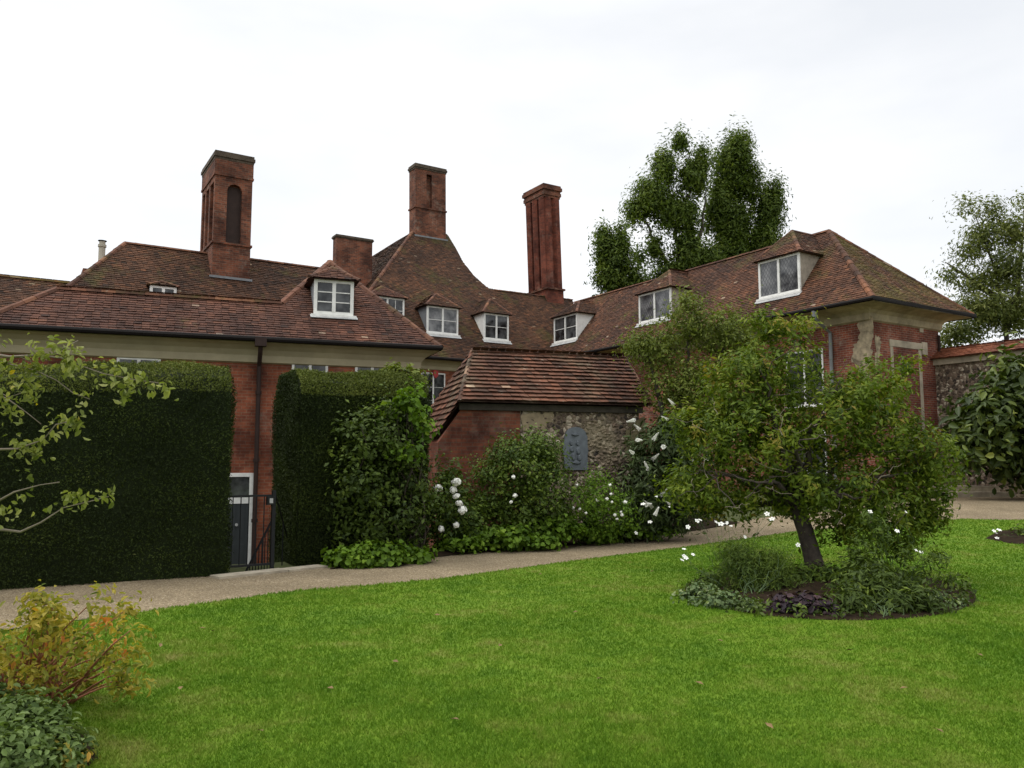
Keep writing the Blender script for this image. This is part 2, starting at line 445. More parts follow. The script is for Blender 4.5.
# ------------------------------------------------------------------ mesh helpers
def wloc(o):
    v = Vector((0, 0, 0))
    while o is not None:
        v += o.location
        o = o.parent
    return v
class MB:
    def __init__(self):
        self.v, self.f, self.t = [], [], []
    def poly(self, pts, tone=0.5):
        k = len(self.v)
        self.v += [tuple(p) for p in pts]
        self.f.append(tuple(range(k, k + len(pts))))
        self.t.append(tone)
    def box(self, o, a, b, c, tone=0.5):                   # corner and three edge vectors
        o, a, b, c = Vector(o), Vector(a), Vector(b), Vector(c)
        if a.cross(b).dot(c) < 0: a, b = b, a
        p = [o, o + a, o + a + b, o + b, o + c, o + a + c, o + a + b + c, o + b + c]
        k = len(self.v)
        self.v += [tuple(q) for q in p]
        for q in ((3, 2, 1, 0), (4, 5, 6, 7), (0, 1, 5, 4), (1, 2, 6, 5), (2, 3, 7, 6), (3, 0, 4, 7)):
            self.f.append(tuple(k + i for i in q)); self.t.append(tone)
    def tube(self, pts, rad, n=7, cap=True, tone=0.5):
        pts = [Vector(p) for p in pts]
        if not isinstance(rad, (list, tuple)): rad = [rad] * len(pts)
        k = len(self.v)
        ref = None
        for i, p in enumerate(pts):
            d = (pts[min(i + 1, len(pts) - 1)] - pts[max(i - 1, 0)])
            d = d.normalized() if d.length > 1e-9 else ZV
            if ref is None: ref = d.orthogonal().normalized()
            x = (ref - d * ref.dot(d))
            x = x.normalized() if x.length > 1e-6 else d.orthogonal().normalized()
            ref = x
            y = d.cross(x)
            for j in range(n):
                a = 2 * math.pi * j / n
                self.v.append(tuple(p + (x * math.cos(a) + y * math.sin(a)) * rad[i]))
        for i in range(len(pts) - 1):
            for j in range(n):
                j2 = (j + 1) % n
                self.f.append((k + i * n + j, k + i * n + j2, k + (i + 1) * n + j2, k + (i + 1) * n + j)); self.t.append(tone)
        if cap:
            self.f.append(tuple(k + j for j in reversed(range(n)))); self.t.append(tone)
            e = k + (len(pts) - 1) * n
            self.f.append(tuple(e + j for j in range(n))); self.t.append(tone)
    def prism(self, pts, ext, tone=0.5):                   # planar outline pushed along ext
        pts = [Vector(p) for p in pts]; ext = Vector(ext)
        n = Vector((0, 0, 0))
        for i in range(len(pts)): n += pts[i].cross(pts[(i + 1) % len(pts)])
        if n.dot(ext) < 0: pts.reverse()
        q = [p + ext for p in pts]
        self.poly(list(reversed(pts)), tone); self.poly(q, tone)
        m = len(pts)
        for i in range(m):
            j = (i + 1) % m
            self.poly([pts[i], pts[j], q[j], q[i]], tone)
    def build(self, name, material, parent=None, origin=None, smooth=False):
        base = wloc(parent) if parent is not None else (Vector(origin) if origin is not None else Vector((0, 0, 0)))
        me = bpy.data.meshes.new(name)
        V = np.array(self.v, dtype=np.float64) - np.array(base)
        me.from_pydata(V.tolist(), [], self.f)
        finish(me, np.array(self.t, dtype=np.float32), material, smooth)
        o = bpy.data.objects.new(name, me)
        C.objects.link(o)
        if parent is not None: o.parent = parent
        else: o.location = base
        return o
def finish(me, tones, material, smooth):
    me.materials.append(material)
    a = me.attributes.new('tone', 'FLOAT', 'FACE')
    a.data.foreach_set('value', tones)
    uvl = me.uv_layers.new(name='UVMap')
    n = len(me.loops)
    vi = np.empty(n, dtype=np.int32); me.loops.foreach_get('vertex_index', vi)
    co = np.empty(len(me.vertices) * 3); me.vertices.foreach_get('co', co); co = co.reshape(-1, 3)
    nf = len(me.polygons)
    nm = np.empty(nf * 3); me.polygons.foreach_get('normal', nm); nm = nm.reshape(-1, 3)
    lt = np.empty(nf, dtype=np.int32); me.polygons.foreach_get('loop_total', lt)
    T = np.stack([-nm[:, 1], nm[:, 0], np.zeros(nf)], 1)
    ln = np.linalg.norm(T, axis=1)
    T[ln < 1e-4] = (1, 0, 0); ln[ln < 1e-4] = 1
    T /= ln[:, None]
    B = np.cross(nm, T)
    fi = np.repeat(np.arange(nf), lt)
    P = co[vi]
    uv = np.stack([(P * T[fi]).sum(1), (P * B[fi]).sum(1)], 1)
    uvl.data.foreach_set('uv', uv.astype(np.float32).ravel())
    if smooth: me.polygons.foreach_set('use_smooth', np.ones(nf, dtype=bool))
    me.update()
def np_mesh(name, V, Fq, tones, material, parent=None, origin=(0, 0, 0), smooth=False):
    base = np.array(wloc(parent)) if parent is not None else np.array(origin, dtype=float)
    V = V - base
    me = bpy.data.meshes.new(name)
    k = Fq.shape[1]
    me.vertices.add(len(V)); me.vertices.foreach_set('co', V.astype(np.float32).ravel())
    me.loops.add(Fq.size); me.loops.foreach_set('vertex_index', Fq.astype(np.int32).ravel())
    me.polygons.add(len(Fq)); me.polygons.foreach_set('loop_start', (np.arange(len(Fq)) * k).astype(np.int32))
    me.update(calc_edges=True)
    me.materials.append(material)
    a = me.attributes.new('tone', 'FLOAT', 'FACE'); a.data.foreach_set('value', tones.astype(np.float32))
    if smooth: me.polygons.foreach_set('use_smooth', np.ones(len(Fq), dtype=bool))
    o = bpy.data.objects.new(name, me); C.objects.link(o)
    if parent is not None: o.parent = parent
    else: o.location = base
    return o
def tag(o, label, cat, group=None, kind=None):
    if label: o['label'] = label
    if cat: o['category'] = cat
    if group: o['group'] = group
    if kind: o['kind'] = kind
    return o
def thing(name, loc, label, cat, group=None):
    o = bpy.data.objects.new(name, None)
    C.objects.link(o)
    o.location = loc
    o.empty_display_size = 0.3
    return tag(o, label, cat, group)
def struct(o):
    o['kind'] = 'structure'
    return o

# ------------------------------------------------------------------ foliage helpers
def unit(n):
    v = RNG.normal(size=(n, 3))
    return v / np.linalg.norm(v, axis=1)[:, None]
def leaf_mesh(name, P, N_, Ln, Wd, tone, material, parent=None, origin=(0, 0, 0), A=None, six=False, fold=0.25):
    n = len(P)
    N_ = N_ / np.linalg.norm(N_, axis=1)[:, None]
    if A is None: A = unit(n)
    A = A - N_ * (A * N_).sum(1)[:, None]
    A /= (np.linalg.norm(A, axis=1)[:, None] + 1e-9)
    B = np.cross(N_, A)
    L_, W_ = Ln[:, None], Wd[:, None]
    if not six:
        V = np.stack([P - A * L_ / 2, P + B * W_ / 2 + N_ * W_ * fold, P + A * L_ / 2, P - B * W_ / 2 + N_ * W_ * fold], 1).reshape(-1, 3)
        Fq = np.arange(n * 4).reshape(n, 4)
        return np_mesh(name, V, Fq, tone, material, parent, origin)
    dr = N_ * L_ * -0.12
    V = np.stack([P - A * L_ / 2,
                  P - A * L_ * 0.2 + B * W_ * 0.45 + N_ * W_ * fold, P + A * L_ * 0.17 + B * W_ * 0.42 + N_ * W_ * fold,
                  P + A * L_ / 2 + dr,
                  P + A * L_ * 0.17 - B * W_ * 0.42 + N_ * W_ * fold, P - A * L_ * 0.2 - B * W_ * 0.45 + N_ * W_ * fold], 1).reshape(-1, 3)
    k = np.arange(n)[:, None] * 6
    Fq = np.concatenate([k + np.array([[0, 3, 2, 1]]), k + np.array([[0, 5, 4, 3]])], 0)
    return np_mesh(name, V, Fq, np.concatenate([tone, tone]), material, parent, origin)
def crown_points(blobs, n_cl, per, cr, shell=0.35, flat=1.0):
    """clump centres spread through the outer volume of ellipsoids (centre, radii), then points round each"""
    ctr = np.array([tuple(b[0]) for b in blobs]); rad = np.array([b[1] for b in blobs], dtype=float)
    wgt = np.array([(b[2] if len(b) > 2 else 1.0) for b in blobs]) * np.prod(rad, axis=1) ** (2 / 3)
    bi = RNG.choice(len(blobs), size=n_cl, p=wgt / wgt.sum())
    d = unit(n_cl)
    r = RNG.random(n_cl) ** shell
    cc = ctr[bi] + d * rad[bi] * r[:, None]
    ct = np.clip(RNG.normal(0.42, 0.2, n_cl), 0, 1)
    idx = np.repeat(np.arange(n_cl), per)
    crs = cr * RNG.uniform(0.6, 1.4, n_cl)
    off = RNG.normal(size=(len(idx), 3)) * crs[idx][:, None] * np.array([1, 1, flat])
    P = cc[idx] + off
    outw = d[idx] * 0.6 + off / (cr * 1.5) * 0.5
    tone = np.clip(ct[idx] + RNG.normal(0, 0.13, len(idx)), 0, 1)
    return P, outw, tone, cc
def foliage(name, blobs, n_cl, per, cr, leaf, aspect, material, parent, up=0.5, shell=0.35, six=False, droop=0.0, flat=1.0, zmin=None, rand=0.8):
    P, O, tone, cc = crown_points(blobs, n_cl, per, cr, shell, flat)
    if zmin is not None:
        k = P[:, 2] > zmin
        P, O, tone = P[k], O[k], tone[k]
    n = len(P)
    N_ = O + unit(n) * rand + np.array([0, 0, up])
    Ln = leaf * RNG.uniform(0.65, 1.35, n)
    A = unit(n) + O * 0.5 - np.array([0, 0, droop])
    o = leaf_mesh(name, P, N_, Ln, Ln * aspect * RNG.uniform(0.8, 1.2, n), tone, material, parent, A=A, six=six)
    return o, cc
def pxblob(px, py, Y, rx, ry, rz=None, w=1.0):
    """an ellipsoid of foliage seen round a photo direction at a distance"""
    s = Y / F_PX
    return (at(px, py, Y), (rx * s, (rz if rz is not None else (rx + ry) / 2) * s, ry * s), w)
def limb(mb, p0, p1, r0, r1, wob=0.08, n=6):
    p0, p1 = Vector(p0), Vector(p1)
    L_ = (p1 - p0).length
    pts, rr = [], []
    for i in range(n + 1):
        t = i / n
        j = Vector((random.gauss(0, 1), random.gauss(0, 1), random.gauss(0, 0.6))) * wob * L_ * (math.sin(math.pi * t) * 0.5)
        pts.append(p0.lerp(p1, t) + j)
        rr.append(r0 + (r1 - r0) * t)
    mb.tube(pts, rr, 6)
    return pts

# ------------------------------------------------------------------ roofing helpers
def plane_of(pts):
    n = Vector((0, 0, 0))
    for i in range(len(pts)): n += Vector(pts[i]).cross(Vector(pts[(i + 1) % len(pts)]))
    n.normalize()
    return -n if n.z < 0 else n
def tile_slope(mb, pts, gauge=0.105, tw=0.17, lift=0.026):
    """plain clay tiles laid in courses over a planar outline"""
    pts = [Vector(p) for p in pts]
    n = plane_of(pts)
    t = Vector((-n.y, n.x, 0)).normalized()
    b = n.cross(t)
    if b.z < 0: b = -b
    o = pts[0]
    q = [((p - o).dot(t), (p - o).dot(b)) for p in pts]
    v0, v1 = min(p[1] for p in q), max(p[1] for p in q)
    mb.poly([p - n * 0.012 for p in pts], 0.1)
    rows = int((v1 - v0) / gauge) + 1
    ph = random.random() * 6
    for i in range(rows):
        v = v0 + i * gauge
        vm = min(v + gauge * 0.5, v1 - 1e-4)
        xs = []
        for k in range(len(q)):
            (ua, va), (ub, vb) = q[k], q[(k + 1) % len(q)]
            if (va <= vm) != (vb <= vm): xs.append(ua + (ub - ua) * (vm - va) / (vb - va))
        xs.sort()
        for k in range(0, len(xs) - 1, 2):
            a, e = xs[k], xs[k + 1]
            u = a - random.random() * tw * 0.3 - (tw / 2 if i % 2 else 0)
            while u < e:
                ul, ur = max(u, a), min(u + tw - 0.006, e)
                if ur - ul > 0.02:
                    tone = min(0.94, max(0, random.gauss(0.45, 0.16)))
                    if random.random() < 0.006: tone = 1.0
                    sag = 0.02 * math.sin(u * 0.9 + ph) + 0.012 * math.sin(u * 2.3 + v * 1.7)
                    l0 = lift + random.uniform(-0.006, 0.012); l1 = lift + random.uniform(-0.006, 0.012)
                    vv = v + random.uniform(-0.008, 0.008) + sag * 0.5
                    p0 = o + t * ul + b * vv + n * l0; p1 = o + t * ur + b * vv + n * l1
                    p2 = o + t * ur + b * (v + gauge * 1.35) + n * 0.004; p3 = o + t * ul + b * (v + gauge * 1.35) + n * 0.004
                    mb.poly([p0, p1, p2, p3], tone)
                    mb.poly([p0 - n * 0.018, p1 - n * 0.018, p1, p0], tone * 0.8)
                u += tw
    return n
def ridge_tiles(mb, p0, p1, r=0.11, step=0.3):
    p0, p1 = Vector(p0), Vector(p1)
    d = p1 - p0
    L_ = d.length
    d.normalize()
    k = max(1, int(L_ / step))
    for i in range(k):
        a = p0 + d * (L_ * i / k)
        e = p0 + d * (L_ * (i + 1.1) / k)
        s = d.cross(ZV)
        s = s.normalized() if s.length > 1e-4 else Vector((1, 0, 0))
        up = s.cross(d)
        if up.z < 0: up = -up
        tone = random.random()
        ra, rb = r * random.uniform(0.95, 1.1), r * random.uniform(0.85, 0.95)
        A = [a + s * ra * math.cos(x) + up * (ra * math.sin(x) * 0.8 - 0.02) for x in (0, 0.8, 1.57, 2.34, 3.14)]
        B = [e + s * rb * math.cos(x) + up * (rb * math.sin(x) * 0.8 - 0.02) for x in (0, 0.8, 1.57, 2.34, 3.14)]
        for j in range(4): mb.poly([A[j], A[j + 1], B[j + 1], B[j]], tone)
        mb.poly(A, tone * 0.5)
def roof(parent, slopes, material, hips=(), name='roof', hipmat='tile_hip', hr=0.11, **kw):
    mb = MB()
    for s in slopes: tile_slope(mb, s, **kw)
    o = mb.build(name, M[material], parent)
    if hips:
        for a, e in hips:
            h = MB()
            ridge_tiles(h, a, e, hr)
            h.build('ridge_tile_row', M[hipmat], o)
    return o
def sheet(mb, pts): mb.poly(pts, 0.3)

# ================================================================== GROUND
def axis(lo, hi, f0, f1, st, big):
    a = list(np.arange(f0, f1 + 1e-6, st))
    x, s = f0, st
    L_ = []
    while x > lo:
        s = min(s * 1.5, big); x -= s; L_.append(x)
    R_, x, s = [], f1, st
    while x < hi:
        s = min(s * 1.5, big); x += s; R_.append(x)
    return np.array(list(reversed(L_)) + a + R_)
xs, ys = axis(-1200, 1200, -18, 26, 0.4, 200), axis(-300, 1800, -2, 44, 0.4, 200)
gv, gf = [], []
for y in ys:
    for x in xs: gv.append((x, y, terrain(x, y)))
nx = len(xs)
for j in range(len(ys) - 1):
    for i in range(nx - 1): gf.append((j * nx + i, j * nx + i + 1, (j + 1) * nx + i + 1, (j + 1) * nx + i))
g = MB(); g.v, g.f, g.t = gv, gf, [0.5] * len(gf)
struct(g.build('ground', M['ground'], smooth=True))

def smooth_line(pts, n):
    pts = np.array([(p.x, p.y) for p in pts])
    d = np.concatenate([[0], np.cumsum(np.linalg.norm(np.diff(pts, axis=0), axis=1))])
    s = np.linspace(0, d[-1], n)
    return np.stack([np.interp(s, d, pts[:, 0]), np.interp(s, d, pts[:, 1])], 1)
def strip(name, A, B, rows, dz, material, skirt=0.0):
    """a sheet between two ground lines, following the lie of the land"""
    n = len(A)
    V, Fc = [], []
    for j in range(rows + 1):
        t = j / rows
        for i in range(n):
            x, y = A[i] * (1 - t) + B[i] * t
            V.append((x, y, terrain(x, y) + dz))
    for j in range(rows):
        for i in range(n - 1): Fc.append((j * n + i, j * n + i + 1, (j + 1) * n + i + 1, (j + 1) * n + i))
    if skirt:
        k = len(V)
        for i in range(n):
            x, y, z = V[rows * n + i]
            V.append((x, y, z - skirt))
        for i in range(n - 1): Fc.append((rows * n + i, rows * n + i + 1, k + i + 1, k + i))
    m = MB(); m.v, m.f, m.t = V, Fc, [0.5] * len(Fc)
    return m.build(name, material, smooth=True)
lawn_px = [(-420, 690), (-150, 660), (0, 638), (60, 628), (120, 619), (200, 608), (300, 594), (370, 589), (450, 581), (520, 571), (585, 562), (640, 555), (700, 547), (790, 534), (870, 526), (960, 521), (1024, 522), (1180, 528), (1500, 545)]
path_px = [(-420, 612), (-150, 598), (0, 589), (120, 582), (220, 577), (330, 569), (450, 557), (560, 545), (640, 535), (700, 528), (760, 519), (830, 510), (900, 502), (980, 497), (1100, 497), (1500, 505)]
LE = smooth_line([G(*p) for p in lawn_px], 160)
for i in range(1, 159): LE[i] += (random.uniform(-1, 1) * 0.012, random.uniform(-1, 1) * 0.02)
PB = smooth_line([G(*p) for p in path_px], 160)
struct(strip('gravel_path', LE + (LE - PB) * 0.02, PB, 24, 0.02, M['gravel']))
near = np.stack([np.linspace(-26, 40, 160), np.full(160, -6.0)], 1)
struct(strip('lawn', near, LE, 60, 0.045, M['lawn'], 0.07))

# soil beds lie on the ground as low mounds
def mound(name, outline, h, dz, material=None):
    c = Vector((sum(p.x for p in outline) / len(outline), sum(p.y for p in outline) / len(outline), 0))
    m = MB()
    n = len(outline)
    rings = 6
    V = []
    for r in range(rings + 1):
        t = r / rings
        for p in outline:
            x, y = p.x + (c.x - p.x) * t, p.y + (c.y - p.y) * t
            V.append((x, y, terrain(x, y) + dz + h * sst(t * 2.2) + (random.uniform(-0.02, 0.02) if r else 0)))
    F_ = []
    for r in range(rings):
        for i in range(n):
            j = (i + 1) % n
            F_.append((r * n + i, r * n + j, (r + 1) * n + j, (r + 1) * n + i))
    m.v, m.f, m.t = V, F_, [0.5] * len(F_)
    return struct(m.build(name, material or M['soil'], smooth=True))
isl = []
ctr = G(832, 600)
for k in range(40):
    a = 2 * math.pi * k / 40
    px, py = 831 + 146 * math.cos(a), 598 + 27 * math.sin(a) + 3 * math.cos(a) * 1.5
    p = G(px, py)
    isl.append(p)
mound('island_bed', isl, 0.10, 0.05)
cb = [G(-60, 768 + 40), G(20, 790), G(70, 790), G(98, 768), G(88, 745), G(66, 728), G(40, 700), G(0, 672), G(-60, 660), G(-200, 668), G(-260, 720), G(-200, 790)]
mound('corner_bed', cb, 0.06, 0.05)
bo = [G(330, 571), G(400, 563), G(450, 557), G(520, 551), G(575, 546), G(640, 540), G(700, 531), G(740, 524)]
bo2 = [p + Vector((-1.6, 3.2, 0)) for p in reversed(bo)]
border = [Vector(p) for p in bo + bo2]
mound('flower_border', border, 0.08, 0.035)
rb = [G(985, 541), G(1010, 546), G(1060, 550), G(1130, 548), G(1130, 535), G(1060, 530), G(1000, 533)]
mound('edge_bed', rb, 0.06, 0.05)

# grass blades over the lawn the photo looks on
def grass():
    n = 640000
    Y = 3.6 * (26 / 3.6) ** (RNG.random(n) ** 1.15)
    X = (RNG.random(n) * 2 - 1) * (Y * 0.70 + 0.4)
    # inside the lawn edge: compare with the edge line by its distance for each direction
    ang = np.arctan2(LE[:, 0], LE[:, 1]); rad = np.hypot(LE[:, 0], LE[:, 1])
    o = np.argsort(ang)
    lim = np.interp(np.arctan2(X, Y), ang[o], rad[o])
    R = np.hypot(X, Y)
    keep = R < lim + 0.03
    for poly_ in (isl, cb, rb):
        xp = np.array([p.x for p in poly_]); yp = np.array([p.y for p in poly_])
        ins = np.zeros(n, bool)
        j = len(xp) - 1
        for i in range(len(xp)):
            c = ((yp[i] > Y) != (yp[j] > Y)) & (X < (xp[j] - xp[i]) * (Y - yp[i]) / (yp[j] - yp[i] + 1e-12) + xp[i])
            ins ^= c; j = i
        keep &= ~ins
    X, Y, R = X[keep], Y[keep], R[keep]
    n = len(X)
    Z = np.array([terrain(a, b) for a, b in zip(X, Y)]) + 0.042
    a = RNG.random(n) * 6.283
    wd = np.maximum(0.0035, R * 0.00075) * RNG.uniform(0.7, 1.3, n)
    patch = 0.5 + 0.5 * np.sin(X * 1.3 + np.sin(Y * 1.1) * 2) * np.sin(Y * 0.9 + X * 0.4)
    h = RNG.uniform(0.012, 0.034, n) * (0.8 + 0.4 * patch)
    ln = RNG.normal(size=(n, 2)) * 0.5 * h[:, None]
    P = np.stack([X, Y, Z], 1)
    s = np.stack([np.cos(a) * wd, np.sin(a) * wd, np.zeros(n)], 1)
    tip = P + np.concatenate([ln, h[:, None]], 1)
    V = np.stack([P - s, P + s, tip], 1).reshape(-1, 3)
    o = np_mesh('grass', V, np.arange(n * 3).reshape(n, 3), RNG.random(n), M['blade'])
    tag(o, 'short bright green mown grass covering the lawn', 'grass', kind='stuff')
grass()

# ================================================================== THE HOUSE
uF, bF = frame(20)
uM, bM = frame(32)
nF, nM = -bF, -bM
E0 = at(260, 338, 18.5)                                    # a point of the front eave
house = thing('country_house', (E0.x, E0.y, -1.2), 'long red brick country house with brown tiled roofs, white dormers and tall brick chimneys', 'house')
def fF(u, b, z): return Vector((E0.x, E0.y, 0)) + uF * u + bF * b + ZV * z
zF = E0.z
tF = 0.84
nrmF = (nF * tF + ZV).normalized()
def loc(p, o, u, b): return (Vector(p) - Vector(o)).dot(u), (Vector(p) - Vector(o)).dot(b)
apx = onpl(330, 262, E0, nrmF)
au, ab = loc(apx, E0, uF, bF); az = apx.z
rc = onpl(441, 347.5, E0, nrmF); cu = loc(rc, E0, uF, bF)[0]
rl = onpl(57, 289, E0, nrmF); lu, lb = loc(rl, E0, uF, bF); zr = zF + tF * lb
lcu = lu - lb * 1.0
lhu = au - (cu - au)                                       # left foot of the pavilion's hip
k = lb / ab
mu = lhu + (au - lhu) * k                                  # where that hip crosses the low ridge
AP2 = fF(au, ab + 7, az)
front_roof = roof(house, [
    [fF(lcu, 0, zF), fF(cu, 0, zF), fF(au, ab, az), fF(mu, lb, zr), fF(lu, lb, zr)],
    [fF(lcu, 0, zF), fF(lu, lb, zr), fF(lcu, 2 * lb, zF)],
    [fF(mu, lb, zr), fF(au, ab, az), AP2, fF(mu, lb + 7, zr)],
    [fF(cu, 0, zF), fF(cu, ab + 7, zF), AP2, fF(au, ab, az)],
    [fF(lu, lb, zr), fF(mu, lb, zr), fF(mu, 2 * lb, zF), fF(lcu, 2 * lb, zF)]], 'tile_front',
    [(fF(lcu, 0, zF), fF(lu, lb, zr)), (fF(lu, lb, zr), fF(mu, lb, zr)), (fF(mu, lb, zr), fF(au, ab, az)), (fF(cu, 0, zF), fF(au, ab, az)), (fF(au, ab, az), AP2)])
OV = 0.5
# walls of the front range, with cove cornice and gutter
mb = MB()
wl0, wl1 = lcu + OV, cu - OV
# window and door openings are set on the wall as framed units in shallow reveals
mb.box(fF(wl0, OV, -1.6), uF * (wl1 - wl0), bF * (2 * lb + 3), ZV * (zF - 0.15 + 1.6))
mb.build('wall', M['brick_front'], house)
def cove(mb, a, e, inn, drop=0.52, ov=0.5):
    """curved cornice from the gutter line a-e back to the wall"""
    prof = [(0.03, -0.03), (0.03, -0.10), (ov * 0.35, -0.15), (ov * 0.62, -0.24), (ov * 0.8, -0.36), (ov * 0.84, -drop), (ov * 1.01, -drop - 0.03)]
    a, e, inn = Vector(a), Vector(e), Vector(inn)
    for k in range(len(prof) - 1):
        (o0, z0), (o1, z1) = prof[k], prof[k + 1]
        d = (e - a).normalized()
        mb.poly([a + inn * o0 + ZV * z0 + d * o0, e + inn * o0 + ZV * z0 - d * o0, e + inn * o1 + ZV * z1 - d * o1, a + inn * o1 + ZV * z1 + d * o1])
mb = MB()
A_, B_ = fF(lcu, 0, zF), fF(cu, 0, zF)
cove(mb, A_, B_, bF)
cove(mb, B_, fF(cu, 6, zF), -uF)
cove(mb, fF(lcu, 4, zF), A_, uF)
mb.build('cornice', M['cream'], house)
mb = MB()
gz = ZV * 0.0
mb.tube([A_ - bF * 0.05 + ZV * -0.03, B_ - bF * 0.05 + ZV * -0.03, fF(cu + 0.05, 6, zF - 0.03)], 0.065, 8)
mb.build('gutter', M['gutter'], house)
def wall_pt(px, py, off=0.0):
    return onpl(px, py, fF(0, OV - off, 0), nF)
p = wall_pt(259.5, 352)
pu = loc(p, E0, uF, bF)[0]
mb = MB()
mb.tube([fF(pu, -0.03, zF - 0.06), fF(pu, 0.08, zF - 0.30), fF(pu, OV - 0.09, zF - 0.62), fF(pu, OV - 0.09, -1.3)], 0.055, 8)
mb.box(fF(pu - 0.13, -0.12, zF - 0.2), uF * 0.26, bF * 0.2, ZV * 0.2)
for z in (3.2, 1.6, 0.2): mb.tube([fF(pu, OV - 0.09, z), fF(pu, OV - 0.09, z + 0.08)], 0.075, 8)
mb.build('downpipe', M['pipe_brown'], house)

def casement(parent, o, u, b, wd, ht, lights=2, bars=1, vbars=1, glass='glass', fw=0.06, name='window'):
    """framed window: o lower left corner on the wall face, u right, b into the wall"""
    o = Vector(o)
    m = MB()
    dp = 0.07
    def bar(x, z, w_, h_, d0=-0.03): m.box(o + u * x + ZV * z + b * d0, u * w_, b * dp, ZV * h_)
    bar(0, 0, wd, fw); bar(0, ht - fw, wd, fw); bar(0, fw, fw, ht - 2 * fw); bar(wd - fw, fw, fw, ht - 2 * fw)
    lw = (wd - 2 * fw) / lights
    for k in range(lights):
        x0 = fw + k * lw
        if k: bar(x0 - 0.035, fw, 0.07, ht - 2 * fw, -0.035)
        for q in range(bars): bar(x0 + 0.036, fw + (ht - 2 * fw) * (q + 1) / (bars + 1) - 0.011, lw - 0.072, 0.022, -0.012)
        for q in range(vbars): bar(x0 + lw * (q + 1) / (vbars + 1) - 0.011, fw, 0.022, ht - 2 * fw, -0.008)
    m.box(o + u * -0.05 + ZV * -0.05 - b * 0.09, u * (wd + 0.1), b * 0.1, ZV * 0.047)
    fr = m.build(name, M['white'], parent)
    for k in range(lights):
        g_ = MB()
        x0 = fw + k * lw
        c = o - b * 0.012
        g_.box(c + u * (x0 + 0.002) + ZV * (fw + 0.002), u * (lw - 0.004), b * 0.012, ZV * (ht - 2 * fw - 0.004))
        g_.build('pane', M[glass], fr)
    return fr
for px0, px1, py in ((117, 161, 356.5), (292, 328, 360.5), (355, 389, 364)):
    a = wall_pt(px0, py); e = wall_pt(px1, py)
    wd = (e - a).dot(uF)
    casement(house, a - ZV * 1.25 - bF * 0.005, uF, bF, wd, 1.25, 2, 1, 0)
# door below the garden level
a = wall_pt(223, 473); e = wall_pt(255.5, 473)
wd = (e - a).dot(uF); dz0 = -1.15; dtop = a.z
mb = MB()
o = Vector((a.x, a.y, 0)) - bF * 0.04
mb.box(o + ZV * dz0, uF * 0.13, bF * 0.2, ZV * (dtop - dz0)); mb.box(o + uF * (wd - 0.13) + ZV * dz0, uF * 0.13, bF * 0.2, ZV * (dtop - dz0))
mb.box(o + uF * 0.13 + ZV * (dtop - 0.09), uF * (wd - 0.26), bF * 0.2, ZV * 0.09)
ztr = wall_pt(240, 500.5).z
mb.box(o + uF * 0.13 + ZV * (ztr - 0.07), uF * (wd - 0.26), bF * 0.2, ZV * 0.14)
door = mb.build('door', M['white'], house)
mb = MB()
lw_ = wd - 0.26
mb.box(o + uF * 0.133 + bF * 0.02 + ZV * dz0, uF * (lw_ - 0.006), bF * 0.06, ZV * (ztr - 0.073 - dz0))
for x0 in (0.08, lw_ / 2 + 0.05):
    for z0, z1 in ((0.25, 0.85), (1.0, 1.75)):
        mb.box(o + uF * (0.133 + x0) + bF * 0.006 + ZV * (dz0 + z0), uF * (lw_ / 2 - 0.14), bF * 0.013, ZV * (z1 - z0))
mb.build('door_leaf', M['door'], door)
mb = MB(); mb.box(o + uF * 0.133 + bF * 0.02 + ZV * (ztr + 0.073), uF * (lw_ - 0.006), bF * 0.012, ZV * (dtop - 0.093 - ztr - 0.073)); mb.build('pane', M['glass'], door)
mb = MB(); mb.tube([o + uF * (0.133 + lw_ / 2 - 0.03) - bF * 0.03 + ZV * (dz0 + 1.3), o + uF * (0.133 + lw_ / 2 - 0.03) + bF * 0.02 + ZV * (dz0 + 1.3)], 0.035, 8); mb.build('handle', M['leadpale'], door)

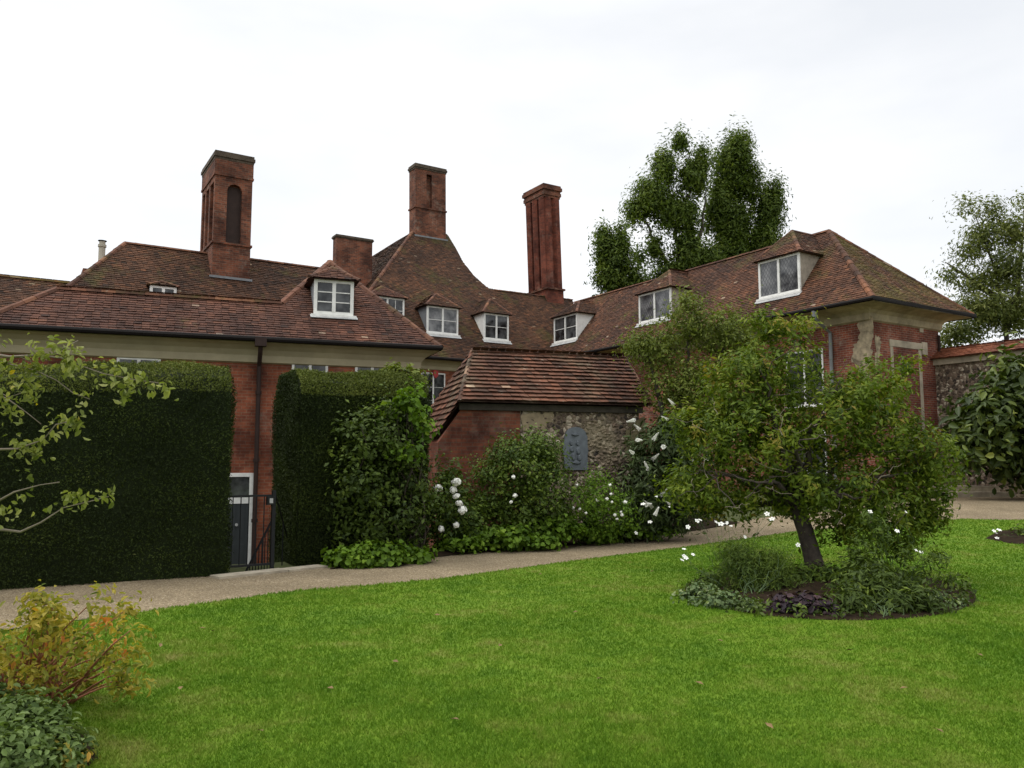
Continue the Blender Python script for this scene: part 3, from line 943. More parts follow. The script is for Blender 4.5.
# -------- dormers
def dormer(parent, P, u, b, t, wd, ht, rise, tile, glass, bars=1, vbars=1, cheek='white', ovh=0.14, slope_name='dormer'):
    """P: middle of the face's foot on the roof; t: the main roof's slope"""
    P = Vector(P)
    bk = ht / t
    L_, R_ = P - u * wd / 2, P + u * wd / 2
    m = MB()
    for s, Q in ((-1, L_), (1, R_)):
        m.prism([Q - ZV * 0.1, Q + ZV * ht, Q + b * (bk + 0.1) + ZV * ht, ], u * (-0.05 * s))
    m.box(L_ + u * 0.052 + ZV * (-0.1) + b * 0.01, u * (wd - 0.104), b * 0.05, ZV * (0.1 + 0.1))
    m.box(L_ + u * 0.052 + ZV * (ht - 0.07) + b * 0.01, u * (wd - 0.104), b * 0.05, ZV * 0.07)
    d = m.build('dormer', M[cheek], parent)
    o = L_ - b * 0.02
    f = MB()
    fw = 0.085
    def bar(x, z, w_, h_, d0=0.0, dp=0.06): f.box(o + u * x + ZV * z + b * d0, u * w_, b * dp, ZV * h_)
    bar(-0.01, 0, fw, ht); bar(wd - fw + 0.01, 0, fw, ht); bar(fw - 0.01, ht - fw, wd - 2 * fw + 0.02, fw); bar(fw - 0.01, 0.02, wd - 2 * fw + 0.02, fw)
    bar(wd / 2 - 0.045, fw + 0.02, 0.09, ht - 2 * fw - 0.02, -0.01)
    lw = wd / 2 - fw - 0.045
    for k in (0, 1):
        x0 = fw if k == 0 else wd / 2 + 0.045
        for q in range(bars): bar(x0, fw + (ht - 2 * fw) * (q + 1) / (bars + 1), lw, 0.025, 0.008, 0.03)
        for q in range(vbars): bar(x0 + lw * (q + 1) / (vbars + 1) - 0.012, fw + 0.02, 0.025, ht - 2 * fw - 0.02, 0.012, 0.03)
    f.box(o - u * 0.08 - b * 0.08 + ZV * -0.05, u * (wd + 0.16), b * 0.1, ZV * 0.068)
    f.build('window_frame', M['white'], d)
    for k in (0, 1):
        x0 = fw if k == 0 else wd / 2 + 0.045
        g_ = MB(); g_.box(o + u * x0 + b * 0.03 + ZV * (fw + 0.02), u * lw, b * 0.012, ZV * (ht - 2 * fw - 0.02)); g_.build('pane', M[glass], d)
    # lead apron under the sill
    ap = MB(); ap.prism([L_ - u * 0.1 - b * 0.02 + ZV * 0.0, R_ + u * 0.1 - b * 0.02 + ZV * 0.0, R_ + u * 0.1 - b * 0.2 + ZV * (-0.18 * t + 0.055), L_ - u * 0.1 - b * 0.2 + ZV * (-0.18 * t + 0.055)], ZV * 0.012)
    ap.build('lead_apron', M['leadpale'], d)
    # hipped roof
    hw = wd / 2 + ovh
    eL, eR = P - u * hw - b * ovh + ZV * (ht + 0.01), P + u * hw - b * ovh + ZV * (ht + 0.01)
    hd = hw * 0.9
    top = P + b * (hd - ovh) + ZV * (ht + rise)
    rb_ = P + b * ((ht + rise) / t) + ZV * (ht + rise)
    lb_ = P - u * hw + b * (ht / t) + ZV * (ht + 0.01)
    rbk = P + u * hw + b * (ht / t) + ZV * (ht + 0.01)
    sl_ = [[eL, eR, top]]
    if (rb_ - top).dot(b) > 0.05:
        sl_ += [[eL, top, rb_, lb_], [eR, rbk, rb_, top]]
    else:
        sl_ += [[eL, top, lb_], [eR, rbk, top]]
    rm = MB()
    for s in sl_: tile_slope(rm, s, gauge=0.10)
    # soffit board closes the roof from below
    rm.poly([eL - ZV * 0.02, eR - ZV * 0.02, rbk - ZV * 0.02, lb_ - ZV * 0.02], 0.2)
    rm.build('dormer_roof', M[tile], d)
    h = MB()
    ridge_tiles(h, eL, top, 0.08, 0.22); ridge_tiles(h, eR, top, 0.08, 0.22)
    if (rb_ - top).length > 0.1: ridge_tiles(h, top, rb_, 0.085, 0.25)
    h.build('ridge_tile_row', M['tile_hip'], d)
    return d
def dormer_px(parent, P0, nrm, u, b, t, x0, x1, ybot, ytop, rise, tile, glass, **kw):
    p = onpl((x0 + x1) / 2, ybot, P0, nrm)
    a = onpl(x0, ybot, p, -b); e = onpl(x1, ybot, p, -b)
    wd = abs((e - a).dot(u))
    tp = onpl((x0 + x1) / 2, ytop, p, -b)
    return dormer(parent, p, u, b, t, wd, tp.z - p.z, rise, tile, glass, **kw)
dormer_px(house, E0, nrmF, uF, bF, tF, 314, 353, 316, 280, 0.42, 'tile_front', 'glass', bars=2, vbars=0, cheek='lead')

# -------- rear range
R0 = at(125, 243, 27.0)
zR = R0.z
tR = 1.11
nrmR = (nM * tR + ZV).normalized()
def fR(u, q, z): return Vector((R0.x, R0.y, 0)) + uM * u + bM * q + ZV * z      # q negative: towards the camera
R1u = 7.0
ez = 3.6
qe = (zR - ez) / tR
roof(house, [
    [fR(0, 0, zR), fR(R1u, 0, zR), fR(R1u, -qe, ez), fR(-4.6, -qe, ez)],
    [fR(0, 0, zR), fR(-4.6, -qe, ez), fR(-4.6, qe, ez)],
    [fR(0, 0, zR), fR(-4.6, qe, ez), fR(R1u, qe, ez), fR(R1u, 0, zR)]], 'tile_rear',
    [(fR(0, 0, zR), fR(R1u, 0, zR)), (fR(-4.6, -qe, ez), fR(0, 0, zR))], hr=0.1)
mb = MB(); mb.box(fR(-4.2, -qe + 0.4, -1.5), uM * (R1u + 4), bM * (2 * qe - 0.8), ZV * (ez + 1.4)); mb.build('wall', M['brick_front'], house)
dormer_px(house, R0, nrmR, uM, bM, tR, 150, 176, 298.5, 286, 0.22, 'tile_rear', 'glass', bars=0, vbars=0, cheek='lead', ovh=0.08)
# low mossy range at far left
S0 = at(86, 285, 26.5)
def fS(u, q, z): return Vector((S0.x, S0.y, 0)) + uM * u + bM * q + ZV * z
zS = S0.z; qs = (zS - 4.2) / 0.9
roof(house, [
    [fS(0.6, 0, zS), fS(-12, 0, zS), fS(-12, -qs, 4.2), fS(0.6, -qs, 4.2)],
    [fS(0.6, 0, zS), fS(0.6, qs, 4.2), fS(-12, qs, 4.2), fS(-12, 0, zS)]], 'tile_rear', [(fS(-12, 0, zS), fS(0.6, 0, zS))], hipmat='tile_mossy')
mb = MB(); mb.box(fS(-11.5, -qs + 0.4, -1.5), uM * 11.8, bM * (2 * qs - 0.8), ZV * 5.75); mb.build('wall', M['brick_front'], house)
# stepped stub at the verge and the buff flue behind it
p = at(83, 268, 27.6)
mb = MB(); mb.box(p - ZV * 1.6, uM * 0.65, bM * 1.2, ZV * 1.6); mb.build('chimney', M['brick_chim'], house)
p = at(102.5, 240, 29)
mb = MB(); mb.tube([p - ZV * 3.0, p - ZV * 0.28, p - ZV * 0.27, p - ZV * 0.18, p - ZV * 0.17, p - ZV * 0.06], [0.12, 0.12, 0.15, 0.15, 0.11, 0.11], 10)
fl = mb.build('flue_pipe', M['pot'], house)
mb = MB(); mb.tube([p - ZV * 0.06, p - ZV * 0.03, p], [0.13, 0.16, 0.03], 10); mb.build('cowl', M['gutter'], fl)

# -------- chimneys
def chimney(parent, corner, u, b, wu, wb, zb, ztop, zstr, panel=None, slit=None, cap=0.32, lean=(0, 0), mat_='brick_chim', corb=None):
    """corner: nearest lower vertical edge (x, y); front runs along u, depth along b"""
    c = Vector((corner.x, corner.y, 0))
    def q(u_, b_, z): 
        s = (z - zb)
        return c + u * (u_ + lean[0] * s) + b * (b_ + lean[1] * s) + ZV * z
    def block(m, u0, u1, b0, b1, z0, z1, tone=0.5):
        lo = [q(u0, b0, z0), q(u1, b0, z0), q(u1, b1, z0), q(u0, b1, z0)]
        hi = [q(u0, b0, z1), q(u1, b0, z1), q(u1, b1, z1), q(u0, b1, z1)]
        m.poly(list(reversed(lo)), tone); m.poly(hi, tone)
        for i in range(4): m.poly([lo[i], lo[(i + 1) % 4], hi[(i + 1) % 4], hi[i]], tone)
    m = MB()
    block(m, 0, wu, 0, wb, zb - 2.0, zstr - 0.06)                       # plain base
    block(m, -0.05, wu + 0.05, -0.05, wb + 0.05, zstr - 0.06, zstr + 0.02)
    zc = ztop - cap
    corb = corb or zc
    if panel:
        x0, x1, z1 = panel                                                # round-headed recess in front, two on the side
        dpt = 0.16
        block(m, dpt, wu - dpt, dpt, wb - dpt, zstr + 0.02, corb)
        block(m, 0, x0, 0, dpt, zstr + 0.02, corb); block(m, x1, wu, 0, dpt, zstr + 0.02, corb)
        r = (x1 - x0) / 2
        arch = [(x0, z1 - r)] + [(x0 + r - r * math.cos(a), z1 - r + r * math.sin(a)) for a in np.linspace(0.2, math.pi - 0.2, 9)] + [(x1, z1 - r)]
        for k_ in range(len(arch) - 1):
            (ua, za), (ub, zb_) = arch[k_], arch[k_ + 1]
            A4 = [q(ua, 0, za), q(ub, 0, zb_), q(ub, 0, corb), q(ua, 0, corb)]
            m.poly(A4); m.poly([q(ua, 0, za), q(ua, dpt, za), q(ub, dpt, zb_), q(ub, 0, zb_)])
        nb = 3
        for k_ in range(nb):
            s0 = dpt + (wb - dpt) * k_ / nb
            if k_: block(m, 0, dpt, s0 - 0.10, s0 + 0.10, zstr + 0.02, corb)
        block(m, 0, dpt, wb - 0.2, wb, zstr + 0.02, corb)
        block(m, 0, dpt, dpt, wb - 0.2, z1 + 0.05, corb)
        block(m, wu - dpt, wu, dpt, wb, zstr + 0.02, corb)
    elif slit:
        x0, x1, z1 = slit
        block(m, 0, x0, 0, wb, zstr + 0.02, corb); block(m, x1, wu, 0, wb, zstr + 0.02, corb)
        block(m, x0, x1, 0.22, wb, zstr + 0.02, corb)
        block(m, x0, x1, 0.003, 0.22, z1, corb)
    else:
        block(m, 0, wu, 0, wb, zstr + 0.02, corb)
    if corb < zc:
        block(m, -0.04, wu + 0.04, -0.04, wb + 0.04, corb, corb + 0.08)
        block(m, -0.02, wu + 0.02, -0.02, wb + 0.02, corb + 0.08, zc)
    o = m.build('chimney', M[mat_], parent)
    m = MB()
    block(m, -0.03, wu + 0.03, -0.03, wb + 0.03, zc, zc + cap * 0.3)
    block(m, -0.065, wu + 0.065, -0.065, wb + 0.065, zc + cap * 0.3, zc + cap * 0.68)
    block(m, -0.035, wu + 0.035, -0.035, wb + 0.035, zc + cap * 0.68, ztop)
    m.build('chimney_cap', M['capmoss'], o)
    m = MB()
    block(m, -0.08, wu + 0.08, -0.10, 0.0 - 0.002, zb - 0.02, zb + 0.06)
    m.build('lead_flashing', M['lead'], o)
    return o
# the big arched stack
cb_ = onpl(211.5, 277, R0, nrmR)
def zat(px, py, P): return onpl(px, py, P, (P - CAM).normalized() * 0 + Vector((0, 1, 0))).z
wd1 = (onpl(249.5, 277, cb_, nM) - cb_).dot(uM)
z1t, z1s = zat(213, 150, cb_), zat(211, 241, cb_)
z1a, z1c = zat(225, 181, cb_), zat(213, 177, cb_)
c1 = chimney(house, cb_, uM, bM, wd1, 2.3, cb_.z, z1t, z1s, panel=(wd1 * 0.33, wd1 * 0.73, z1a), corb=z1c + 0.1, cap=0.30)
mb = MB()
# a dark brown sheet over the back of the arched recess
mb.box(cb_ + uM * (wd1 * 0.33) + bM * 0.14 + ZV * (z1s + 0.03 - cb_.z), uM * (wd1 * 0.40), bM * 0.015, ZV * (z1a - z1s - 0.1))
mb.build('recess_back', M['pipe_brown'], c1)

# -------- central block
K0 = at(440, 357.5, 35.4)
tK = 1.19
nrmK = (nM * tK + ZV).normalized()
def kp(px, py): return onpl(px, py, K0, nrmK)
apL, apR = kp(412, 232), kp(447, 234)
hipR = [kp(455, 247), kp(463, 262), kp(474, 276), kp(487, 287.5)]
sadl = kp(494, 290); sadr = kp(572, 300)
hipL = kp(380, 276)
dirL = (hipL - apL); 
kL = (K0.z - apL.z) / dirL.z
footL = apL + dirL * kL
ft = kp(430, 357); 
footR = Vector(K0) + uM * 9.0
front_poly = [footL, footR, sadr, sadl] + list(reversed(hipR)) + [apR, apL]
nL = (footL - apL).cross(bM).normalized()
if nL.z < 0: nL = -nL
bkL = onpl(352, 269, apL, nL)
bkE = apL + (bkL - apL) * 1.9
left_poly = [apL, footL, footL + bM * 9, bkE, bkL]
apL2, apR2 = apL + bM * 2.0, apR + bM * 2.0
left_poly = [footL, apL, bkL, bkE, footL + bM * ((bkE - footL).dot(bM) + 3)]
right_dn = apR2 + uM * 4 - ZV * 5
roof(house, [front_poly], 'tile_rear', [(footL, apL), (sadl, sadr)], hr=0.1)
mb = MB()
tile_slope(mb, [footL, footL + bM * 9, bkE, bkL, apL])
mb.build('roof', M['tile_rear'], house)
# the rear slopes, not seen from the lawn
mb = MB()
hb = [apR] + hipR + [sadl]
for i in range(len(hb) - 1): mb.poly([hb[i], hb[i + 1], hb[i + 1] + bM * (6.0), hb[i] + bM * (2.0)], 0.4)
mb.poly([sadl, sadr, sadr + bM * 6 - ZV * 6, sadl + bM * 6 - ZV * 6], 0.4)
mb.poly([apL, apR, apR + bM * 2, apL + bM * 2], 0.4)
mb.poly([apL + bM * 2, apR + bM * 2, apR + bM * 9 - ZV * 7, bkE], 0.4)
mb.poly([apL, apL + bM * 2, bkE, bkL], 0.4)
mb.build('roof', M['tile_rear'], house)
mb = MB(); mb.box(footL + bM * 0.5 + uM * 0.5 - ZV * (footL.z + 1.5), uM * 12, bM * 9, ZV * (K0.z + 1.4)); mb.build('wall', M['brick_front'], house)
mb = MB(); cove(mb, footL, footR, bM, 0.5); mb.build('cornice', M['cream'], house)
mb = MB(); mb.tube([footL - bM * 0.06 - ZV * 0.05, footR - bM * 0.06 - ZV * 0.05], 0.08, 8); mb.build('gutter', M['gutter'], house)
dk = dict(cheek='lead')
dormer_px(house, K0, nrmK, uM, bM, tK, 370, 404, 323, 297, 0.62, 'tile_front', 'glass', bars=1, vbars=1, cheek='lead')
dormer_px(house, K0, nrmK, uM, bM, tK, 427, 458, 334.5, 307, 0.75, 'tile_rear', 'glass_cur', bars=1, vbars=0, cheek='lead')
dormer_px(house, K0, nrmK, uM, bM, tK, 484, 508.5, 340.5, 314, 0.85, 'tile_rear', 'glass', bars=1, vbars=0, cheek='white')
a = onpl(421, 372, footL + bM * 0.5, -bM); casement(house, a - ZV * 1.9, uM, bM, 1.2, 1.9, 2, 2, 0)
# chimney on the apex
c2 = onpl(415.5, 236, apL - bM * 0.15, nM)
wd2 = (onpl(446, 236, c2, nM) - c2).dot(uM)
chimney(house, c2, uM, bM, wd2, 0.8, c2.z, zat(416, 163, c2), zat(416, 206, c2), slit=(wd2 * 0.36, wd2 * 0.54, zat(430, 172, c2)), cap=0.28, lean=(-0.012, 0))
# short stack behind
c4 = at(336, 268, 37.5)
wd4 = (onpl(372, 268, c4, nM) - c4).dot(uM)
chimney(house, c4, uM, bM, wd4, 0.5, c4.z - 0.8, zat(335, 234, c4), zat(335, 300, c4), cap=0.16, mat_='brick_chim')
# ribbed stack by the valley
c3 = at(548, 303, 42.5)
def ribbed(parent, corner, u, b, wu, wb, zb, zstr, ztop, lean):
    c = Vector((corner.x, corner.y, 0))
    def q(u_, b_, z): return c + u * (u_ + lean * (z - zb)) + b * b_ + ZV * z
    def block(m, u0, u1, b0, b1, z0, z1):
        lo = [q(u0, b0, z0), q(u1, b0, z0), q(u1, b1, z0), q(u0, b1, z0)]
        hi = [q(u0, b0, z1), q(u1, b0, z1), q(u1, b1, z1), q(u0, b1, z1)]
        m.poly(list(reversed(lo))); m.poly(hi)
        for i in range(4): m.poly([lo[i], lo[(i + 1) % 4], hi[(i + 1) % 4], hi[i]])
    m = MB()
    block(m, 0, wu, 0, wb, zb - 4, zstr - 0.1)
    block(m, 0.13, wu - 0.13, 0.13, wb - 0.13, zstr, ztop - 0.5)
    def shaft(uc, bc, r):                                    # angled brick pilasters standing out of the core
        n = 6
        z0, z1 = zstr, ztop - 0.72
        for i in range(n):
            a0, a1 = 2 * math.pi * i / n, 2 * math.pi * (i + 1) / n
            m.poly([q(uc + r * math.cos(a0), bc + r * math.sin(a0), z0), q(uc + r * math.cos(a1), bc + r * math.sin(a1), z0), q(uc + r * math.cos(a1), bc + r * math.sin(a1), z1), q(uc + r * math.cos(a0), bc + r * math.sin(a0), z1)])
    for k_ in range(3):
        shaft(0.14, wb * (k_ + 0.5) / 3, wb / 6 - 0.05); shaft(wu - 0.14, wb * (k_ + 0.5) / 3, wb / 6 - 0.05)
    for k_ in range(2):
        shaft(wu * (k_ + 0.5) / 2, 0.14, wu / 4 - 0.04)
    o = m.build('chimney', M['brick_red'], parent)
    m = MB()
    block(m, -0.08, wu + 0.08, -0.08, wb + 0.08, zstr - 0.1, zstr)
    m.build('string_course', M['brick_chim'], o)
    m = MB()
    for k_, (e_, z0, z1) in enumerate(((0.0, 0.72, 0.6), (0.05, 0.6, 0.42), (0.02, 0.42, 0.3), (0.10, 0.3, 0.12), (0.05, 0.12, 0.0))):
        block(m, -e_, wu + e_, -e_, wb + e_, ztop - z0, ztop - z1)
    m.build('chimney_cap', M['brick_chim'], o)
wd3 = (onpl(564, 303, c3, nM) - c3).dot(uM)
ribbed(house, c3, uM, bM, wd3, 1.95, c3.z, zat(552, 287, c3), zat(546, 184, c3), -0.038)

# -------- right wing
EC = at(873, 297, 24.0)
zW = EC.z
eW, dW = uM, bM
def fW(a, d, z): return Vector((EC.x, EC.y, 0)) + eW * a + dW * d + ZV * z
rr_ = (973 - 512) / F_PX
# its width from where its far eave corner is seen
TW = 5.9
for _ in range(40):
    p = fW(TW, 0, zW)
    s = Vector((p.x, p.y * cP + (p.z - EYE) * sP, 0))
    TW -= ((512 + F_PX * s.x / s.y) - 973) * 0.01
HW = TW / 2
ax = onpl(829, 231, fW(HW, 0, 0), eW)
hd = (ax - fW(0, 0, 0)).dot(dW); zA = ax.z
tW = (zA - zW) / HW
nrmW = (-eW * tW + ZV).normalized()
LW = 19.0
AX, AXb = fW(HW, hd, zA), fW(HW, LW, zA)
wr = roof(house, [[fW(0, 0, zW), AX, AXb, fW(0, LW, zW)], [fW(TW, 0, zW), fW(TW, LW, zW), AXb, AX]], 'tile_wing', [(AX, AXb)])
mb = MB(); tile_slope(mb, [fW(0, 0, zW), fW(TW, 0, zW), AX]); er = mb.build('roof', M['tile_mossy'], house)
mb = MB(); ridge_tiles(mb, fW(0, 0, zW), AX); ridge_tiles(mb, fW(TW, 0, zW), AX); mb.build('ridge_tile_row', M['tile_wing'], er)
OE, OD = 0.85, 0.75
mb = MB(); mb.box(fW(OE, OD, -1.0), eW * (TW - 2 * OE), dW * (LW - 1), ZV * (zW - 0.1 + 1.0)); mb.build('wall', M['brick_wing'], house)
mb = MB()
def cove2(mb, a, e, inn, ov, oth0, oth1, drop=0.5):
    prof = [(0.04, -0.04), (0.04, -0.1), (0.45, -0.14), (0.72, -0.2), (0.86, -0.3), (0.9, -drop), (1.01, -drop - 0.05)]
    a, e, inn = Vector(a), Vector(e), Vector(inn)
    d = (e - a).normalized()
    for k in range(len(prof) - 1):
        (o0, z0), (o1, z1) = prof[k], prof[k + 1]
        mb.poly([a + inn * ov * o0 + ZV * z0 + d * oth0 * o0, e + inn * ov * o0 + ZV * z0 - d * oth1 * o0, e + inn * ov * o1 + ZV * z1 - d * oth1 * o1, a + inn * ov * o1 + ZV * z1 + d * oth0 * o1])
cove2(mb, fW(0, 0, zW), fW(TW, 0, zW), dW, OD, OE, OE)
cove2(mb, fW(0, LW, zW), fW(0, 0, zW), eW, OE, 0, OD)
cove2(mb, fW(TW, 0, zW), fW(TW, LW, zW), -eW, OE, OD, 0)
mb.build('cornice', M['cream_old'], house)
mb = MB()
mb.tube([fW(-0.05, LW, zW - 0.04), fW(-0.05, -0.05, zW - 0.04), fW(TW + 0.05, -0.05, zW - 0.04), fW(TW + 0.05, LW, zW - 0.04)], 0.075, 8)
mb.build('gutter', M['gutter'], house)
W0 = fW(OE, OD, 0)
p = onpl(830, 330, fW(OE - 0.09, 0, 0), -eW)
pd = (p - fW(0, 0, 0)).dot(dW)
mb = MB(); mb.tube([fW(0.0, pd, zW - 0.08), fW(0.02, pd, zW - 0.35), fW(OE - 0.09, pd, zW - 0.75), fW(OE - 0.09, pd, -0.5)], 0.06, 8)
mb.tube([fW(0.0, pd, zW - 0.3), fW(0.0, pd, zW - 0.04)], 0.1, 8); mb.build('downpipe', M['pipe_grey'], house)
mb = MB(); fx = TW - OE - 0.12; mb.tube([fW(fx, OD - 0.08, zW - 0.7), fW(fx, OD - 0.08, 0)], 0.05, 8); mb.build('downpipe', M['pipe_brown'], house)
# tall sash behind the tree
a = onpl(823, 348, fW(OE, 0, 0), -eW); e = onpl(786, 350, fW(OE, 0, 0), -eW)
wd = (e - a).dot(dW)
zb_ = onpl(823, 405, fW(OE, 0, 0), -eW).z
casement(house, Vector((e.x, e.y, zb_)), -dW, eW, wd, a.z - zb_, 2, 3, 1)
casement(house, Vector((e.x, e.y, zb_)) - ZV * 3.0, -dW, eW, wd, 2.2, 2, 3, 1)
# blocked window on the end wall, with its stone surround
a = onpl(890, 346, fW(0, OD, 0), -dW); e = onpl(921, 350, fW(0, OD, 0), -dW); zb_ = onpl(890, 436, fW(0, OD, 0), -dW).z
wd = (e - a).dot(eW)
o = Vector((a.x, a.y, 0)) - dW * 0.012
mb = MB()
mb.box(o + ZV * zb_ - dW * 0.0, eW * 0.15, dW * 0.05, ZV * (a.z - zb_)); mb.box(o + eW * (wd - 0.17) + ZV * zb_, eW * 0.17, dW * 0.05, ZV * (a.z - zb_))
mb.box(o - eW * 0.05 + ZV * a.z - dW * 0.02, eW * (wd + 0.12), dW * 0.07, ZV * 0.22)
mb.box(o + eW * (wd + 0.02) + ZV * (a.z - 0.15) - dW * 0.03, eW * 0.3, dW * 0.07, ZV * 0.42)
mb.box(o + eW * (wd - 0.05) + ZV * (a.z + 0.6) - dW * 0.02, eW * 0.2, dW * 0.06, ZV * 0.2)
mb.box(o - eW * 0.06 + ZV * (zb_ - 0.15) - dW * 0.04, eW * (wd + 0.1), dW * 0.09, ZV * 0.147)
bw_ = mb.build('blocked_window', M['stone'], house)
mb = MB(); mb.box(o + eW * 0.153 + ZV * (zb_ + 0.003) + dW * 0.007, eW * (wd - 0.326), dW * 0.03, ZV * (a.z - zb_ - 0.006)); mb.build('brick_infill', M['brick_wing'], bw_)
# patches of old render round the corner
def patch(px_pts, P, n, side):
    m = MB()
    pts = [onpl(x, y, P, n) for x, y in px_pts]
    fine = []
    for i in range(len(pts)):
        a_, b_ = pts[i], pts[(i + 1) % len(pts)]
        for k_ in range(9):
            v = a_.lerp(b_, k_ / 9)
            fine.append(v + side * random.uniform(-0.07, 0.07) + ZV * random.uniform(-0.06, 0.06))
    fine = [v - n * (v - P).dot(n) for v in fine]
    m.prism(fine, n * 0.015)
    m.build('plaster_patch', M['plaster'], house)
patch([(858, 316), (872, 318), (872, 352), (868, 380), (860, 384), (863, 362), (853, 361), (853, 346), (860, 340)], fW(OE, 0, 0), -eW, dW)
patch([(875.5, 336), (880, 336), (880, 350), (878, 368), (875.5, 370)], fW(0, OD, 0), -dW, eW)
# dormers of the wing look to the left
du, db = -dW, eW
dormer_px(house, EC, nrmW, du, db, tW, 759, 800, 296, 257, 1.08, 'tile_wing', 'glass_lat', bars=0, vbars=0, cheek='greypaint')
dormer_px(house, EC, nrmW, du, db, tW, 639, 671, 321, 291, 1.0, 'tile_wing', 'glass_lat', bars=0, vbars=0, cheek='greypaint')
dormer_px(house, EC, nrmW, du, db, tW, 554, 577, 341.5, 315.5, 0.8, 'tile_rear', 'glass', bars=1, vbars=0, cheek='white')
# the red alarm box on the wall under the central eaves
p = onpl(435, 374, footL + bM * 0.5, -bM)
mb = MB(); mb.prism([p + uM * x - bM * 0.004 + ZV * z for x, z in ((-0.12, 0.16), (0.12, 0.16), (0.12, -0.08), (0.0, -0.2), (-0.12, -0.08))], -bM * 0.09)

tag(mb.build('alarm_box', M['red'], None, p), 'small red alarm box high on the brick wall behind the outbuilding', 'alarm box')

# ================================================================== OUTBUILDING
uS, bS = frame(17)
nS = -bS
B0 = at(460, 401, 15.8)
zB = B0.z
ob = thing('outbuilding', (B0.x + 2, B0.y + 1.5, 0.05), 'low brick and flint outbuilding with a weathered orange tiled hipped roof behind the flower border', 'outbuilding')
def fB(u, b, z): return Vector((B0.x, B0.y, 0)) + uS * u + bS * b + ZV * z
tB = 0.80
nrmB = (nS * tB + ZV).normalized()
rgL, rgR = onpl(472, 351.5, B0, nrmB), onpl(624, 357, B0, nrmB)
ec = onpl(652, 405.5, B0, nrmB)
qB = (rgL - B0).dot(bS); wB = (ec - B0).dot(uS); zRB = rgL.z
lBu = (rgL - B0).dot(uS); rBu = (rgR - B0).dot(uS)
nLB = (B0 - rgL).cross(bS).normalized()
if nLB.z < 0: nLB = -nLB
v1_, v2_ = onpl(436, 439, B0, nLB), onpl(404, 436, B0, nLB)
bkc = fB(0, 2 * qB, zB)
roof(ob, [
    [fB(0, 0, zB), fB(wB, 0, zB), fB(rBu, qB, zRB), fB(lBu, qB, zRB)],
    [fB(lBu, qB, zRB), fB(0, 0, zB), v1_, v2_, bkc],
    [fB(wB, 0, zB), fB(wB, 2 * qB, zB), fB(rBu, qB, zRB)],
    [bkc, fB(wB, 2 * qB, zB), fB(rBu, qB, zRB), fB(lBu, qB, zRB)]], 'tile_shed',
    [(fB(lBu, qB, zRB), fB(rBu, qB, zRB)), (fB(0, 0, zB), fB(lBu, qB, zRB)), (fB(wB, 0, zB), fB(rBu, qB, zRB))], hipmat='tile_shed', hr=0.07, lift=0.056, gauge=0.145, tw=0.19)
so = 0.22
split = (onpl(520, 430, fB(0, so, 0), nS) - B0).dot(uS)
mb = MB()
mb.box(fB(0.12, so, -0.4), uS * (split - 0.12), bS * (2 * qB - 2 * so), ZV * (zB + 0.33))
lx = (onpl(438, 440, fB(0, so + 0.02, 0), nS) - B0).dot(uS)
zlo = onpl(438, 440, fB(0, so + 0.02, 0), nS).z
# the lower end under the sweep of the roof
mb = MB()
mb.prism([fB(lx, so, -0.4), fB(split, so, -0.4), fB(split, so, zB - 0.07), fB(0.12, so, zB - 0.07), fB(lx, so, zlo - 0.05)], bS * (2 * qB - 2 * so))
mb.build('brick_wall', M['brick_shed'], ob)
mb = MB()
mb.box(fB(split + 0.003, so + 0.01, -0.4), uS * (wB - split - 0.2), bS * (2 * qB - 2 * so - 0.02), ZV * (zB + 0.33))
flint_mb = mb
mb = MB(); mb.box(fB(0.02, so - 0.06, zB - 0.16), uS * (wB - 0.15), bS * 0.058, ZV * 0.13); mb.build('eaves_board', M['darkbrown'], ob)
# patches of plaster and large stones standing out of the flint
def spatch(px_pts, mat_, th=0.02):
    m = MB()
    P = fB(0, so + 0.01, 0)
    pts = [onpl(x, y, P, nS) for x, y in px_pts]
    fine = []
    for i in range(len(pts)):
        for k_ in range(4): fine.append(pts[i].lerp(pts[(i + 1) % len(pts)], k_ / 4) + uS * random.uniform(-0.03, 0.03) + ZV * random.uniform(-0.03, 0.03))
    m.prism(fine, nS * th)
    m.build('plaster_patch', m_plain('plaster_' + str(len(bpy.data.materials)), mat_, 0.95, 0.4, 5), ob)
spatch([(521, 414), (556, 412), (552, 421), (546, 424), (545, 430), (534, 427), (522, 431)], (0.27, 0.21, 0.13), 0.012)
spatch([(628, 420), (645, 418), (645, 478), (630, 470), (624, 446)], (0.17, 0.14, 0.075), 0.02)
m = flint_mb
for k_ in range(520):
    px, py = random.choice((random.uniform(585, 640), random.uniform(523, 642))), random.uniform(410, 500)
    c = onpl(px, py, fB(0, so + 0.01, 0), nS)
    r = random.uniform(0.025, 0.06)
    ring = [c + uS * r * random.uniform(0.8, 1.3) * math.cos(a) + ZV * r * random.uniform(0.6, 0.9) * math.sin(a) for a in np.linspace(0, 6.28, 7)[:-1]]
    top = c + nS * r * random.uniform(0.6, 1.0)
    tn = random.random()
    for i in range(6): m.poly([ring[i], ring[(i + 1) % 6], top], tn)
m.build('flint_wall', M['flint'], ob)

